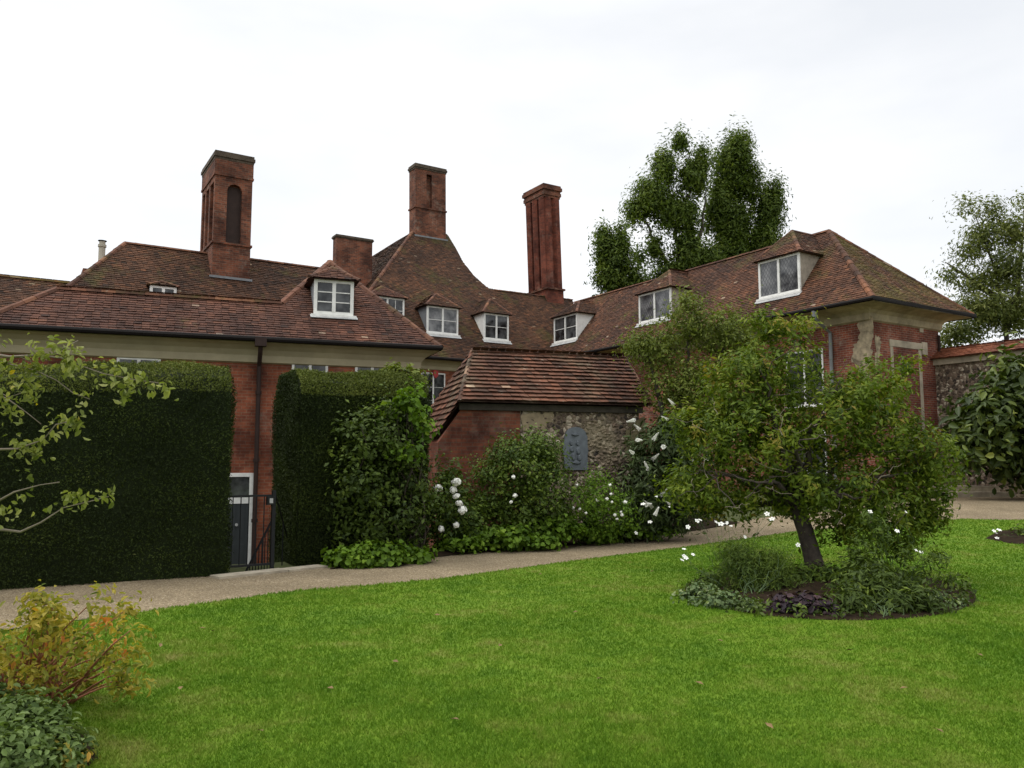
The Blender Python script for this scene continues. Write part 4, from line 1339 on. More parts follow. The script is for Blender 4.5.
# lead plaque hanging on the flint wall
p0 = onpl(564, 470, fB(0, so, 0), nS); p1 = onpl(587, 470, fB(0, so, 0), nS); pt = onpl(575, 427, fB(0, so, 0), nS)
pw = (p1 - p0).dot(uS); ph_ = pt.z - p0.z
pl = thing('wall_plaque', p0, 'grey arched relief plaque hung on the flint wall of the outbuilding', 'plaque')
off = -bS * 0.03
outl = [(0, 0), (pw, 0), (pw, ph_ * 0.78)] + [(pw * 0.5 + pw * 0.5 * math.cos(a) * 0.92, ph_ * 0.80 + ph_ * 0.2 * math.sin(a)) for a in np.linspace(0.1, math.pi - 0.1, 9)] + [(0, ph_ * 0.78)]
mb = MB(); mb.prism([p0 + uS * x + ZV * z + bS * 0.005 for x, z in outl], -bS * 0.05); mb.build('plate', M['slate'], pl)
mb = MB()
for (x, z, w_, h_) in ((0.47, 0.45, 0.95, 0.8), (0.28, 0.62, 0.12, 0.14), (0.3, 0.48, 0.2, 0.16), (0.36, 0.3, 0.14, 0.2), (0.55, 0.62, 0.13, 0.13), (0.58, 0.44, 0.18, 0.2), (0.62, 0.28, 0.15, 0.18), (0.5, 0.17, 0.35, 0.08), (0.45, 0.82, 0.3, 0.07)):
    c = p0 + uS * pw * x + ZV * ph_ * z - bS * 0.045
    ring = [c + uS * pw * w_ * 0.6 * math.cos(a) + ZV * ph_ * h_ * 0.55 * math.sin(a) for a in np.linspace(0, 6.28, 11)[:-1]]
    rin = [c + uS * pw * w_ * 0.35 * math.cos(a) + ZV * ph_ * h_ * 0.3 * math.sin(a) - bS * (0.002 if w_ > 0.9 else 0.04) for a in np.linspace(0, 6.28, 11)[:-1]]
    for i in range(10): mb.poly([ring[i], ring[(i + 1) % 10], rin[(i + 1) % 10], rin[i]])
    mb.poly(rin)
mb.build('relief_figures', M['slate'], pl, smooth=False)

# ================================================================== GARDEN WALL AND STEPS (right)
w0 = fW(TW - OE - 0.3, OD + 0.5, 0)
zc0 = onpl(940, 352, w0, eW * 1.0).z
gw = thing('garden_wall', (w0.x, w0.y, 0.4), 'tall old rubble garden wall with an orange tiled coping beside the brick wing', 'wall')
Lg = 13.0
dn = -dW
mb = MB(); mb.box(w0 + ZV * -0.5, dn * Lg, eW * 0.5, ZV * (zc0 - 0.45 + 0.5)); mb.build('masonry', M['flint'], gw)
mb = MB(); mb.box(w0 - eW * 0.12 + ZV * (zc0 - 0.447), dn * Lg, eW * 0.74, ZV * 0.2); mb.build('stone_band', M['stone'], gw)
mb = MB(); a, e = w0 - eW * 0.3 + ZV * (zc0 - 0.24), w0 + eW * 0.25 + ZV * (zc0 + 0.08)
tile_slope(mb, [a, a + dn * Lg, e + dn * Lg, e]); a2 = w0 + eW * 0.8 + ZV * (zc0 - 0.24)
tile_slope(mb, [a2, a2 + dn * Lg, e + dn * Lg, e]); ridge_tiles(mb, e, e + dn * Lg, 0.1)
mb.build('tile_coping', M['tile_cope'], gw)
sg = G(958, 498)
st = thing('stone_steps', sg, 'two worn stone steps rising from the gravel at the foot of the garden wall', 'steps')
sd = Vector((1, 0.12, 0)).normalized(); sb = Vector((-0.12, 1, 0)).normalized()
for k_ in range(2):
    mb = MB()
    o = sg + sb * (0.42 * k_) + ZV * (0.17 * k_ - 0.03) - sd * (0.0 + 0.05 * k_)
    n_ = 5
    x = 0
    while x < 6:
        l = random.uniform(0.8, 1.3)
        mb.box(o + sd * (x + 0.006) - sb * random.uniform(0, 0.02), sd * (l - 0.012), sb * (0.46 if k_ == 0 else 2.0), ZV * (0.2 + random.uniform(-0.01, 0.01)))
        x += l
    mb.build('step', M['stone'], st)

# ================================================================== HEDGES
def hedge(name, corner, u, b, L_, T_, h, ch, label, nleaf, base=0.0, zlow=-1.2, drop=0.0):
    r = thing(name, corner, label, 'hedge')
    c = Vector((corner.x, corner.y, 0))
    prof = [(0.0, zlow if zlow < 0 else 0), (-0.0, 0.4), (-0.02, 1.2), (0.0, h - ch), (0.10, h - ch * 0.5), (ch * 1.1, h), (T_ - ch * 1.1, h), (T_ - 0.08, h - ch * 0.5), (T_, h - ch), (T_, zlow)]
    # dense clipped body
    m = MB()
    n = 14
    ins = 0.06
    for i in range(len(prof) - 1):
        (b0, z0), (b1, z1) = prof[i], prof[i + 1]
        def sh(b_, z_): return (b_ + (ins if b_ < T_ / 2 else -ins), z_ - (ins if z_ > h - 0.01 else 0))
        (b0, z0), (b1, z1) = sh(b0, z0), sh(b1, z1)
        m.poly([c + b * b0 + ZV * z0, c + u * L_ + b * b0 + ZV * z0, c + u * L_ + b * b1 + ZV * z1, c + b * b1 + ZV * z1], 0.05)
    for x in (0.0, L_):
        m.poly([c + u * x + b * (q[0] + (ins if q[0] < T_ / 2 else -ins)) + ZV * (q[1] - (ins if q[1] > h - 0.01 else 0)) for q in prof], 0.05)
    def lower(P):                                          # the top line sinks a little towards the near end
        x = (P - np.array(c)) @ np.array(u)
        P = P.copy(); P[:, 2] *= np.where(P[:, 2] > 0, 1 - drop * np.clip(1 - x / L_, 0, 1), 1)
        return P
    m.v = lower(np.array(m.v, dtype=float)).tolist()
    m.build('inner_growth', M['yew'], r)
    # leafy skin: points over the front, top, back and ends
    segs = []
    for i in range(len(prof) - 1):
        (b0, z0), (b1, z1) = prof[i], prof[i + 1]
        ln = math.hypot(b1 - b0, z1 - z0)
        nb, nz_ = (z1 - z0) / ln, -(b1 - b0) / ln
        segs.append((b0, z0, b1, z1, ln * L_, -nb, -nz_))
    def emit(lst, matname, nm, ends=False, n_=nleaf, lf=0.034):
        tot = sum(s[4] for s in lst)
        P, N_ = [], []
        for b0, z0, b1, z1, ar, nb, nz_ in lst:
            k = int(n_ * ar / tot)
            t = RNG.random(k); x = RNG.random(k) * L_
            bb = b0 + (b1 - b0) * t; zz = z0 + (z1 - z0) * t
            bump_ = 0.03 * np.sin(x * 2.1 + zz * 1.3) + 0.02 * np.sin(x * 5.3 - zz * 4.1 + 1) + RNG.normal(0, 0.02, k)
            bb = bb + nb * bump_; zz = zz + nz_ * bump_
            P.append(np.array(c)[None, :] + np.outer(x, u) + np.outer(bb, b) + np.outer(zz, ZV))
            N_.append(np.tile(np.array(b * nb + ZV * nz_), (k, 1)))
        if ends:
            for x0, sg_ in ((0.0, -1), (L_, 1)):
                k = int(1.6 * n_ * T_ * h / tot)
                bb = RNG.random(k) * T_; zz = zlow + RNG.random(k) * (h - zlow)
                edge = np.minimum(bb, T_ - bb)
                k2 = zz < h - ch + np.minimum(edge, ch) 
                bb, zz = bb[k2], zz[k2]
                x = x0 + sg_ * (0.02 + 0.02 * np.sin(bb * 4 + zz * 3) + RNG.normal(0, 0.018, len(bb)))
                P.append(np.array(c)[None, :] + np.outer(x, u) + np.outer(bb, b) + np.outer(zz, ZV))
                N_.append(np.tile(np.array(u * sg_), (len(bb), 1)))
        P, N_ = lower(np.concatenate(P)), np.concatenate(N_)
        n2 = len(P)
        cl = 0.5 + 0.22 * np.sin(P[:, 0] * 3.1 + P[:, 2] * 2.3) * np.sin(P[:, 2] * 4.7 - P[:, 1] * 2) 
        tone = np.clip(cl + RNG.normal(-0.02, 0.13, n2), 0, 1)
        Ln = lf * RNG.uniform(0.6, 1.5, n2)
        A = unit(n2) * 0.7 + N_ * 0.5 + np.array([0, 0, 0.2])
        leaf_mesh(nm, P, N_ * 0.7 + unit(n2) * 0.9, Ln, Ln * 0.38, tone, M[matname], r, A=A)
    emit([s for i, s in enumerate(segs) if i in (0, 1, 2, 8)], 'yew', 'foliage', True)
    emit([s for i, s in enumerate(segs) if i in (3, 4, 5, 6, 7)], 'yewlit', 'lit_top_foliage', False, int(nleaf * 0.42))  # same yew leaves, paler to paint in the light from above
    return r
cR = G(226, 577)
hT = at(228, 366, cR.y + 0.5).z
hedge('yew_hedge', cR - uH * 9.0, uH, bH, 9.0, 1.5, hT, 0.42, 'wide dark clipped yew hedge left of the iron gate', 210000, drop=0.15)
cL = G(297, 566)
hT2 = at(297, 369, cL.y + 0.3).z
hedge('yew_hedge', cL, uH, bH, 2.15, 1.9, hT2, 0.42, 'narrower clipped yew hedge right of the iron gate, half covered by shrubs', 100000)

# ================================================================== GATE, RAILINGS, KERB
gp1 = G(274, 571.5); gp0 = G(203, 577)
gu = (gp1 - gp0); gL = gu.length; gu.normalize(); gb = Vector((-gu.y, gu.x, 0))
gz1 = at(272, 495, gp1.y).z
gt = thing('iron_gate', gp0, 'black wrought iron gate with widely spaced bars closing the gap between the hedges', 'gate')
def gg(x, z, b_=0): return Vector((gp0.x, gp0.y, 0)) + gu * x + gb * b_ + ZV * z
mb = MB()
mb.box(gg(0, gz1 - 0.02, -0.012), gu * gL, gb * 0.03, ZV * 0.03); mb.box(gg(0, 0.1, -0.012), gu * gL, gb * 0.03, ZV * 0.03)
mb.box(gg(0, 0.0, -0.014), gu * 0.04, gb * 0.04, ZV * gz1)
mb.build('gate_frame', M['iron'], gt)
for k_ in range(7):
    x = 0.04 + (gL - 0.1) * (k_ + 1) / 8
    mb = MB(); mb.tube([gg(x, 0.11), gg(x, gz1 - 0.01)], 0.009, 6); mb.build('bar', M['iron'], gt)
mb = MB(); mb.box(gg(gL - 0.06, -0.1, -0.025), gu * 0.05, gb * 0.05, ZV * (gz1 + 0.17)); mb.build('post', M['iron'], gt)
mb = MB(); mb.box(gg(gL - 0.14, gz1 - 0.14, -0.045), gu * 0.11, gb * 0.07, ZV * 0.12); lk = mb.build('lock_box', M['iron'], gt)
mb = MB(); mb.box(gg(gL - 0.11, gz1 - 0.115, -0.053), gu * 0.05, gb * 0.006, ZV * 0.07); mb.build('lock_plate', M['leadpale'], lk)
# stair rails going down behind the gate
sr = thing('stair_railing', gp1 + gb * 0.25, 'sloping black iron stair rail with close balusters behind the gate', 'railing')
mb = MB()
b0 = gp1 + gb * 0.3 + gu * 0.10
a = Vector((b0.x, b0.y, gz1 - 0.28)); e = onpl(245, 573, b0, gb)
mb.tube([a, e, e - ZV * 0.06 - gu * 0.05], 0.018, 6); mb.build('handrail', M['iron'], sr)
for k_ in range(9):
    t = 0.05 + k_ * 0.1
    p = a.lerp(e, t)
    if t < 0.95:
        mb = MB(); mb.tube([p, Vector((p.x, p.y, -0.9 - 0.2 * t))], 0.008, 5); mb.build('baluster', M['iron'], sr)
s2 = thing('stair_railing', gp1 + gu * 0.05 + gb * 0.05, 'short black iron handrail falling away right of the gate post', 'railing')
mb = MB(); a = Vector((gp1.x, gp1.y, gz1 + 0.0)) + gb * 0.03; e = onpl(290, 547, gp1 + gu * 0.1 + gb * 1.2, gb)
mb.tube([a, a.lerp(e, 0.5), e], 0.014, 6); mb.build('handrail', M['iron'], s2)
mb = MB(); mb.tube([e, Vector((e.x, e.y, -1.2))], 0.014, 6); mb.tube([a.lerp(e, 0.5), Vector((a.lerp(e, .5).x, a.lerp(e, .5).y, -1.2))], 0.010, 6); mb.build('upright', M['iron'], s2)
k0, k1 = G(219, 581), G(328, 569)
ku = (k1 - k0); kl = ku.length; ku.normalize(); kb = Vector((-ku.y, ku.x, 0))
ke = thing('stone_kerb', k0, 'pale worn stone kerb along the gravel in front of the iron gate', 'kerb')
mb = MB(); x = 0
while x < kl - 0.1:
    l = min(random.uniform(0.7, 1.1), kl - x)
    mb.box(k0 + ku * (x + 0.005) + ZV * -0.1 + kb * random.uniform(-0.01, 0.01), ku * (l - 0.01), kb * 0.28, ZV * (0.15 + random.uniform(-0.006, 0.006)))
    x += l
mb.build('kerb_stones', m_plain('worn_kerb_stone', (0.33, 0.285, 0.21), 0.95, 0.4, 5), ke)
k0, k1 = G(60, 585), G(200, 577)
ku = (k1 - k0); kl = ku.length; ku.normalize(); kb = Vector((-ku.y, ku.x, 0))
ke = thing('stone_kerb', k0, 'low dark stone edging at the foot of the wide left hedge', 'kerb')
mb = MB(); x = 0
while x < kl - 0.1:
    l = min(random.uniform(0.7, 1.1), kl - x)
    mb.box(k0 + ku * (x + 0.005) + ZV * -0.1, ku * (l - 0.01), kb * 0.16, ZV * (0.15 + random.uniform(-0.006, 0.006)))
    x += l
mb.build('kerb_stones', M['darkbrown'], ke)

# ================================================================== BACKGROUND TREES
def far_tree(name, label, base, limbs, blobs, n_cl, per, cr, leaf, aspect, material, up=0.4, droop=-0.3, r0=0.35, shell=0.5, bark='bark', flat=1.0, rand=0.8):
    t = thing(name, base, label, 'tree')
    mb = MB()
    for lb_ in limbs:
        for i in range(len(lb_) - 1):
            limb(mb, lb_[i], lb_[i + 1], r0 * (1 - i / (len(lb_) - 1)) + 0.02, r0 * (1 - (i + 1) / (len(lb_) - 1)) + 0.02, 0.05, 5)
    mb.build('trunk', M[bark], t, smooth=True)
    foliage('crown', blobs, n_cl, per, cr, leaf, aspect, M[material], t, up=up, shell=shell, droop=droop, flat=flat, rand=rand)
    return t
YT = 52
b_ = at(680, 480, YT); b_.z = 0
def T(px, py): return at(px, py, YT)
far_tree('tall_tree', 'tall upswept tree with bare limbs showing between foliage plumes behind the house', b_,
    [[b_, T(682, 290), T(676, 240), T(668, 185), T(664, 165)], [T(682, 290), T(688, 225), T(690, 170), T(688, 150)], [T(682, 290), T(662, 255), T(646, 222), T(632, 215)], [T(684, 270), T(702, 230), T(706, 190)]],
    [pxblob(651, 196, YT, 18, 22), pxblob(634, 211, YT, 11, 12), pxblob(664, 168, YT, 13, 22), pxblob(668, 210, YT, 20, 22), pxblob(694, 176, YT, 14, 22), pxblob(700, 156, YT, 8, 14), pxblob(680, 142, YT, 6, 8), pxblob(686, 215, YT, 13, 25),
     pxblob(655, 248, YT, 8, 22, w=0.7), pxblob(688, 255, YT, 16, 25), pxblob(672, 275, YT, 22, 16), pxblob(640, 258, YT, 7, 6), pxblob(705, 265, YT, 16, 22), pxblob(658, 282, YT, 18, 8)],
    620, 62, 0.25, 0.27, 0.34, 'poplar', droop=-0.9, r0=0.15, shell=0.75, flat=1.7)
b_ = at(735, 480, YT + 2); b_.z = 0
far_tree('tall_tree', 'dense dark rounded tall tree rising right of the open-limbed tree', b_,
    [[b_, at(728, 260, YT + 3), at(732, 190, YT + 3), at(735, 150, YT + 3)], [at(728, 260, YT + 3), at(748, 215, YT + 3), at(758, 190, YT + 3)], [at(728, 250, YT + 3), at(716, 200, YT + 2)]],
    [pxblob(732, 168, YT + 2, 22, 32), pxblob(738, 145, YT + 2, 14, 13), pxblob(748, 185, YT + 2, 16, 24), pxblob(720, 205, YT + 2, 14, 34), pxblob(735, 225, YT + 2, 20, 25), pxblob(768, 212, YT + 2, 15, 28), pxblob(775, 195, YT + 2, 7, 14), pxblob(760, 245, YT + 2, 22, 20), pxblob(728, 258, YT + 2, 24, 22), pxblob(708, 225, YT + 2, 8, 10)],
    760, 66, 0.27, 0.27, 0.34, 'poplar', droop=-0.9, r0=0.15, shell=0.75, flat=1.7)
b_ = at(620, 480, YT - 3); b_.z = 0
far_tree('tall_tree', 'small slender leafy tree top left of the tall open-limbed tree', b_,
    [[b_, at(618, 290, YT - 3), at(612, 240, YT - 3)], [at(618, 290, YT - 3), at(622, 225, YT - 3)]],
    [pxblob(606, 252, YT - 3, 13, 18), pxblob(603, 236, YT - 3, 6, 10), pxblob(620, 242, YT - 3, 8, 22), pxblob(617, 265, YT - 3, 20, 18), pxblob(612, 280, YT - 3, 20, 12), pxblob(633, 282, YT - 3, 12, 8)],
    230, 60, 0.23, 0.27, 0.34, 'poplar', droop=-0.9, r0=0.1, shell=0.75, flat=1.7)
YR = 44
b_ = at(1010, 460, YR); b_.z = 0.3
def T2(px, py): return at(px, py, YR)
far_tree('feathery_tree', 'airy feathery green tree rising behind the garden wall at the right edge', b_,
    [[b_, T2(1006, 330), T2(995, 270), T2(975, 215)], [T2(1006, 330), T2(1020, 270), T2(1024, 210)], [T2(1000, 300), T2(965, 275), T2(945, 262)]],
    [pxblob(985, 235, YR, 20, 20, w=0.8), pxblob(968, 208, YR, 10, 8, w=0.8), pxblob(992, 212, YR, 10, 12, w=0.7), pxblob(1012, 235, YR, 16, 20), pxblob(970, 252, YR, 16, 12, w=0.8), pxblob(950, 275, YR, 11, 6), pxblob(975, 280, YR, 22, 14), pxblob(1005, 270, YR, 26, 24), pxblob(985, 312, YR, 38, 26), pxblob(1020, 310, YR, 30, 35), pxblob(1026, 200, YR, 10, 8, w=0.6), pxblob(960, 335, YR, 26, 18), pxblob(1060, 270, YR, 40, 50)],
    640, 48, 0.40, 0.23, 0.32, 'robinia', droop=0.6, r0=0.16, shell=0.75, flat=0.75)

# ================================================================== SHRUBS OF THE BORDER
def shrub(name, label, base, blobs, n_cl, per, cr, leaf, aspect, material, cat='shrub', stems=8, stemmat='bark', sr_=0.012, shell=0.35, up=0.5, six=False, droop=0.1, group=None, zmin=0.02, flat=1.0, rand=0.8, leafname='foliage'):
    t = thing(name, base, label, cat, group)
    o, cc = foliage(leafname, blobs, n_cl, per, cr, leaf, aspect, M[material], t, up=up, shell=shell, six=six, droop=droop, zmin=zmin, flat=flat, rand=rand)
    mb = MB()
    idx = RNG.choice(len(cc), size=min(stems, len(cc)), replace=False)
    for i in idx:
        p = Vector(base) + Vector((random.gauss(0, 0.05), random.gauss(0, 0.05), -0.05))
        limb(mb, p, Vector(cc[i]), sr_ * 1.5, sr_ * 0.4, 0.12, 6)
    mb.build('stem', M[stemmat], t, smooth=True)
    return t
def bloom_mesh(kind):
    m = MB()
    if kind == 'rose':                                     # a full double flower: overlapping petals round a ball
        for k in range(46):
            z = 1 - 1.75 * (k + 0.5) / 46
            a = k * 2.39996
            q = math.sqrt(max(0, 1 - z * z))
            d = Vector((q * math.cos(a), q * math.sin(a), z * 0.8))
            s = Vector((-math.sin(a), math.cos(a), 0)); up = s.cross(d.normalized())
            c = d * 0.042 * random.uniform(0.72, 1.18) + Vector((random.gauss(0, 0.004), random.gauss(0, 0.004), 0))
            m.poly([c - s * 0.018 - up * 0.012, c + s * 0.018 - up * 0.012, c * 1.12 + s * 0.014 + up * 0.016, c * 1.12 - s * 0.014 + up * 0.016])
    elif kind == 'anemone':
        for k in range(5):
            a = 2 * math.pi * k / 5
            d = Vector((math.cos(a), math.sin(a), 0)); s = Vector((-math.sin(a), math.cos(a), 0))
            m.poly([d * 0.004, d * 0.022 - s * 0.016 + ZV * 0.006, d * 0.042 - s * 0.010 + ZV * 0.004, d * 0.042 + s * 0.010 + ZV * 0.004, d * 0.022 + s * 0.016 + ZV * 0.006])
    else:                                                  # buddleia spike, many florets round a stem
        for k in range(90):
            t = k / 90
            r = 0.030 * (1 - t) + 0.006
            a = k * 2.4
            c = Vector((r * math.cos(a), r * math.sin(a), 0.24 * t))
            x, y = Vector((0.014, 0, 0.003)), Vector((0, 0.014, 0.003))
            m.poly([c - x, c - y * 0.8 + ZV * 0.006, c + x, c + y * 0.8 + ZV * 0.006])
    me_o = m.build('bloom', M['petal'])
    me = me_o.data
    bpy.data.objects.remove(me_o)
    return me
BL = {k: bloom_mesh(k) for k in ('rose', 'anemone', 'spike')}
def blooms(parent, kind, pts, scale=1.0, tilt=0.5):
    base = wloc(parent)
    for p in pts:
        o = bpy.data.objects.new('bloom', BL[kind])
        C.objects.link(o)
        o.parent = parent
        o.location = Vector(p) - base
        if kind == 'spike': o.rotation_euler = (random.uniform(0.6, 1.9), random.uniform(-0.3, 0.3), random.uniform(0, 6.28))
        else: o.rotation_euler = (random.uniform(0.3, 1.2), random.uniform(-0.4, 0.4), random.uniform(-0.5, 0.5))
        s = scale * random.uniform(0.8, 1.25)
        o.scale = (s * random.uniform(0.85, 1.2), s * random.uniform(0.85, 1.1), s * random.uniform(0.75, 1.05))
def stalks(parent, pts, foot, material='stemgreen', r=0.005):
    mb = MB()
    for p in pts:
        f_ = Vector(foot) + Vector((random.gauss(0, 0.12), random.gauss(0, 0.12), 0))
        limb(mb, f_, p, r, r * 0.6, 0.1, 6)
    mb.build('flower_stalks', M[material], parent)

Y1 = 13.1
b_ = G(390, 566) + Vector((0, 0.7, 0))
shrub('leafy_shrub', 'large dark rambling shrub spilling over the right end of the yew hedge', b_,
    [pxblob(365, 470, Y1, 38, 60), pxblob(390, 440, Y1, 30, 45), pxblob(350, 500, Y1, 28, 45), pxblob(395, 500, Y1, 40, 50), pxblob(355, 435, Y1, 22, 25), pxblob(378, 530, Y1, 40, 20)], 420, 34, 0.10, 0.085, 0.5, 'shrub_dark', stems=16, six=False)
shrub('climbing_shrub', 'fresh green broad-leaved climber on top of the dark rambling shrub', b_ + Vector((0.35, 0.1, 0)),
    [pxblob(408, 408, Y1 - 0.3, 15, 14), pxblob(416, 396, Y1 - 0.3, 7, 9), pxblob(420, 425, Y1 - 0.3, 11, 16), pxblob(385, 411, Y1 - 0.3, 10, 5), pxblob(394, 447, Y1 - 0.4, 9, 7), pxblob(412, 455, Y1 - 0.4, 17, 10), pxblob(378, 461, Y1 - 0.4, 9, 3)], 48, 11, 0.08, 0.095, 0.75, 'shrub_fresh', stems=10, six=True, droop=0.3)
shrub('ivy_clump', 'pale ivy growth creeping over the top right corner of the narrower hedge', G(395, 566) + Vector((-0.1, 1.0, 0)),
    [pxblob(398, 375, 14.2, 22, 7), pxblob(418, 380, 14.2, 9, 10)], 50, 22, 0.06, 0.08, 0.8, 'greyleaf', stems=4)
Y2 = 14.4
b2 = G(455, 556) + Vector((0, 0.6, 0))
ro = shrub('rose_bush', 'rose bush with a string of large white roses against the brick end of the outbuilding', b2,
    [pxblob(450, 505, Y2, 22, 32), pxblob(440, 520, Y2, 20, 28), pxblob(466, 520, Y2, 22, 22), pxblob(447, 475, Y2, 12, 16)], 150, 26, 0.09, 0.075, 0.6, 'shrub_mid', stems=10, stemmat='stemgreen', six=False)
pts = [at(x, y, Y2 - 0.5) for x, y in ((456, 482), (453, 490), (456, 496), (459, 503), (462, 510), (456, 525), (441, 529), (438, 488))]
blooms(ro, 'rose', pts, 1.3); stalks(ro, pts, b2)
Y3 = 15.1
b3 = G(520, 548) + Vector((0, 0.8, 0))
r3 = shrub('bushy_shrub', 'broad bushy green shrub spread across the outbuilding front, left of the plaque', b3,
    [pxblob(525, 470, Y3, 36, 34), pxblob(495, 490, Y3, 30, 34), pxblob(545, 490, Y3, 28, 38), pxblob(515, 515, Y3, 45, 25), pxblob(540, 448, Y3, 22, 16), pxblob(510, 452, Y3, 18, 16)], 430, 30, 0.10, 0.075, 0.5, 'shrub_mid', stems=16, shell=0.3)
pts = [at(x, y, Y3 - 0.65) for x, y in ((513.5, 477), (515, 495.5), (511, 502))]
blooms(r3, 'rose', pts, 0.75); stalks(r3, pts, b3)
Y4 = 15.4
b4 = G(600, 544) + Vector((0, 0.5, 0))
r4 = shrub('rose_bush', 'light green rose bush with small scattered white blooms under the grey plaque', b4,
    [pxblob(595, 500, Y4, 28, 24), pxblob(585, 520, Y4, 26, 18), pxblob(612, 515, Y4, 24, 22), pxblob(598, 480, Y4, 14, 14)], 150, 24, 0.09, 0.06, 0.5, 'shrub_fresh', stems=12, stemmat='stemgreen')
pts = [at(x, y, Y4 - 0.45 + random.uniform(-0.1, 0.1)) for x, y in ((577, 485), (573, 508), (580, 509), (586, 513), (597, 500), (607, 499), (611, 494), (610, 485), (612, 502), (625, 502), (621, 512), (615, 515), (617, 519), (622, 515))]
blooms(r4, 'rose', pts, 0.6); stalks(r4, pts, b4)
Y5 = 16.2
b5 = G(660, 537) + Vector((0, 0.9, 0))
r5 = shrub('butterfly_bush', 'dark arching butterfly bush with white flower spikes at the right end of the outbuilding', b5,
    [pxblob(655, 460, Y5, 28, 40), pxblob(640, 490, Y5, 24, 40), pxblob(668, 500, Y5, 30, 36), pxblob(672, 440, Y5, 20, 30), pxblob(690, 480, Y5, 26, 40), pxblob(640, 520, Y5, 28, 18)], 330, 26, 0.12, 0.16, 0.26, 'budd', stems=16, droop=0.6)
pts = [at(x, y, Y5 - 0.75 + random.uniform(-0.15, 0.15)) for x, y in ((635, 420), (633, 453), (637, 440), (653, 440), (663, 447), (674, 405), (681, 417), (652, 460), (660, 496), (655, 492), (668, 420), (646, 505), (653, 508), (672, 506), (640, 430), (700, 462), (718, 441), (710, 460), (655, 515), (648, 470))]
blooms(r5, 'spike', pts, 0.85)
blooms(r5, 'anemone', [at(x, y, Y5 - 0.9) for x, y in ((625, 502), (643, 504), (656, 496), (670, 507), (636, 533), (650, 522))], 0.95)
Y6 = 17.0
b6 = G(675, 535) + Vector((0.4, 1.6, 0))
far_tree('fine_leaved_tree', 'small fine-leaved grey-green tree behind the butterfly bush, against the wing roof', b6,
    [[b6, at(682, 470, Y6), at(680, 400, Y6), at(690, 330, Y6)], [at(682, 470, Y6), at(660, 400, Y6), at(645, 350, Y6)], [at(682, 450, Y6), at(715, 390, Y6), at(730, 330, Y6)]],
    [pxblob(655, 350, Y6, 28, 24), pxblob(685, 325, Y6, 28, 26), pxblob(690, 305, Y6, 15, 10), pxblob(715, 335, Y6, 30, 26), pxblob(670, 385, Y6, 34, 30), pxblob(705, 390, Y6, 34, 40), pxblob(740, 350, Y6, 26, 26), pxblob(735, 320, Y6, 14, 10), pxblob(690, 430, Y6, 34, 26), pxblob(640, 345, Y6, 16, 12)],
    620, 30, 0.13, 0.085, 0.42, 'greyleaf', r0=0.06, shell=0.45, droop=0.0)
# low fresh ground cover along the path
def cover(label, blobs, n, base):
    return shrub('cranesbill_clump', label, base, blobs, n, 16, 0.075, 0.085, 0.95, 'shrub_fresh', cat='plant', stems=10, stemmat='stemgreen', sr_=0.004, six=True, up=1.2, flat=0.6, shell=0.3)
cover('low bright green leafy clump at the left end of the border by the stone kerb', [pxblob(348, 559, 12.35, 20, 9), pxblob(378, 556, 12.5, 26, 9), pxblob(410, 554, 12.8, 18, 7), pxblob(362, 563, 12.3, 18, 5)], 190, G(365, 567) + Vector((0, 0.2, 0)))
cover('long low bright green leafy clump at the path edge below the bushy shrub', [pxblob(500, 537, 14.6, 40, 12), pxblob(545, 527, 15.0, 35, 12), pxblob(460, 545, 14.2, 24, 10), pxblob(575, 528, 15.4, 18, 8), pxblob(530, 540, 14.8, 40, 8)], 330, G(510, 551) + Vector((0, 0.3, 0)))
cover('low green leafy clump beneath the small white rose blooms', [pxblob(615, 533, 16.0, 26, 8), pxblob(650, 530, 16.2, 22, 8), pxblob(595, 537, 15.6, 16, 6)], 130, G(620, 541) + Vector((0, 0.3, 0)))
# magnolia by the right edge
YM = 23.0
bm_ = G(1010, 505) ; bm_ = at(1030, 470, YM + 1.2); bm_.z = terrain(bm_.x, bm_.y) + 0.3
shrub('magnolia', 'large glossy dark-leaved evergreen in front of the garden wall at the right edge', bm_,
    [pxblob(985, 430, YM, 30, 34), pxblob(1005, 400, YM, 28, 30), pxblob(1030, 380, YM, 40, 24), pxblob(1020, 440, YM, 45, 34), pxblob(975, 448, YM, 20, 22), pxblob(1005, 464, YM, 26, 10), pxblob(1050, 468, YM, 30, 14), pxblob(1060, 420, YM, 40, 50), pxblob(1010, 370, YM, 14, 12)], 330, 17, 0.24, 0.28, 0.45, 'magn', cat='tree', stems=14, sr_=0.03, six=True, shell=0.3, droop=0.4)

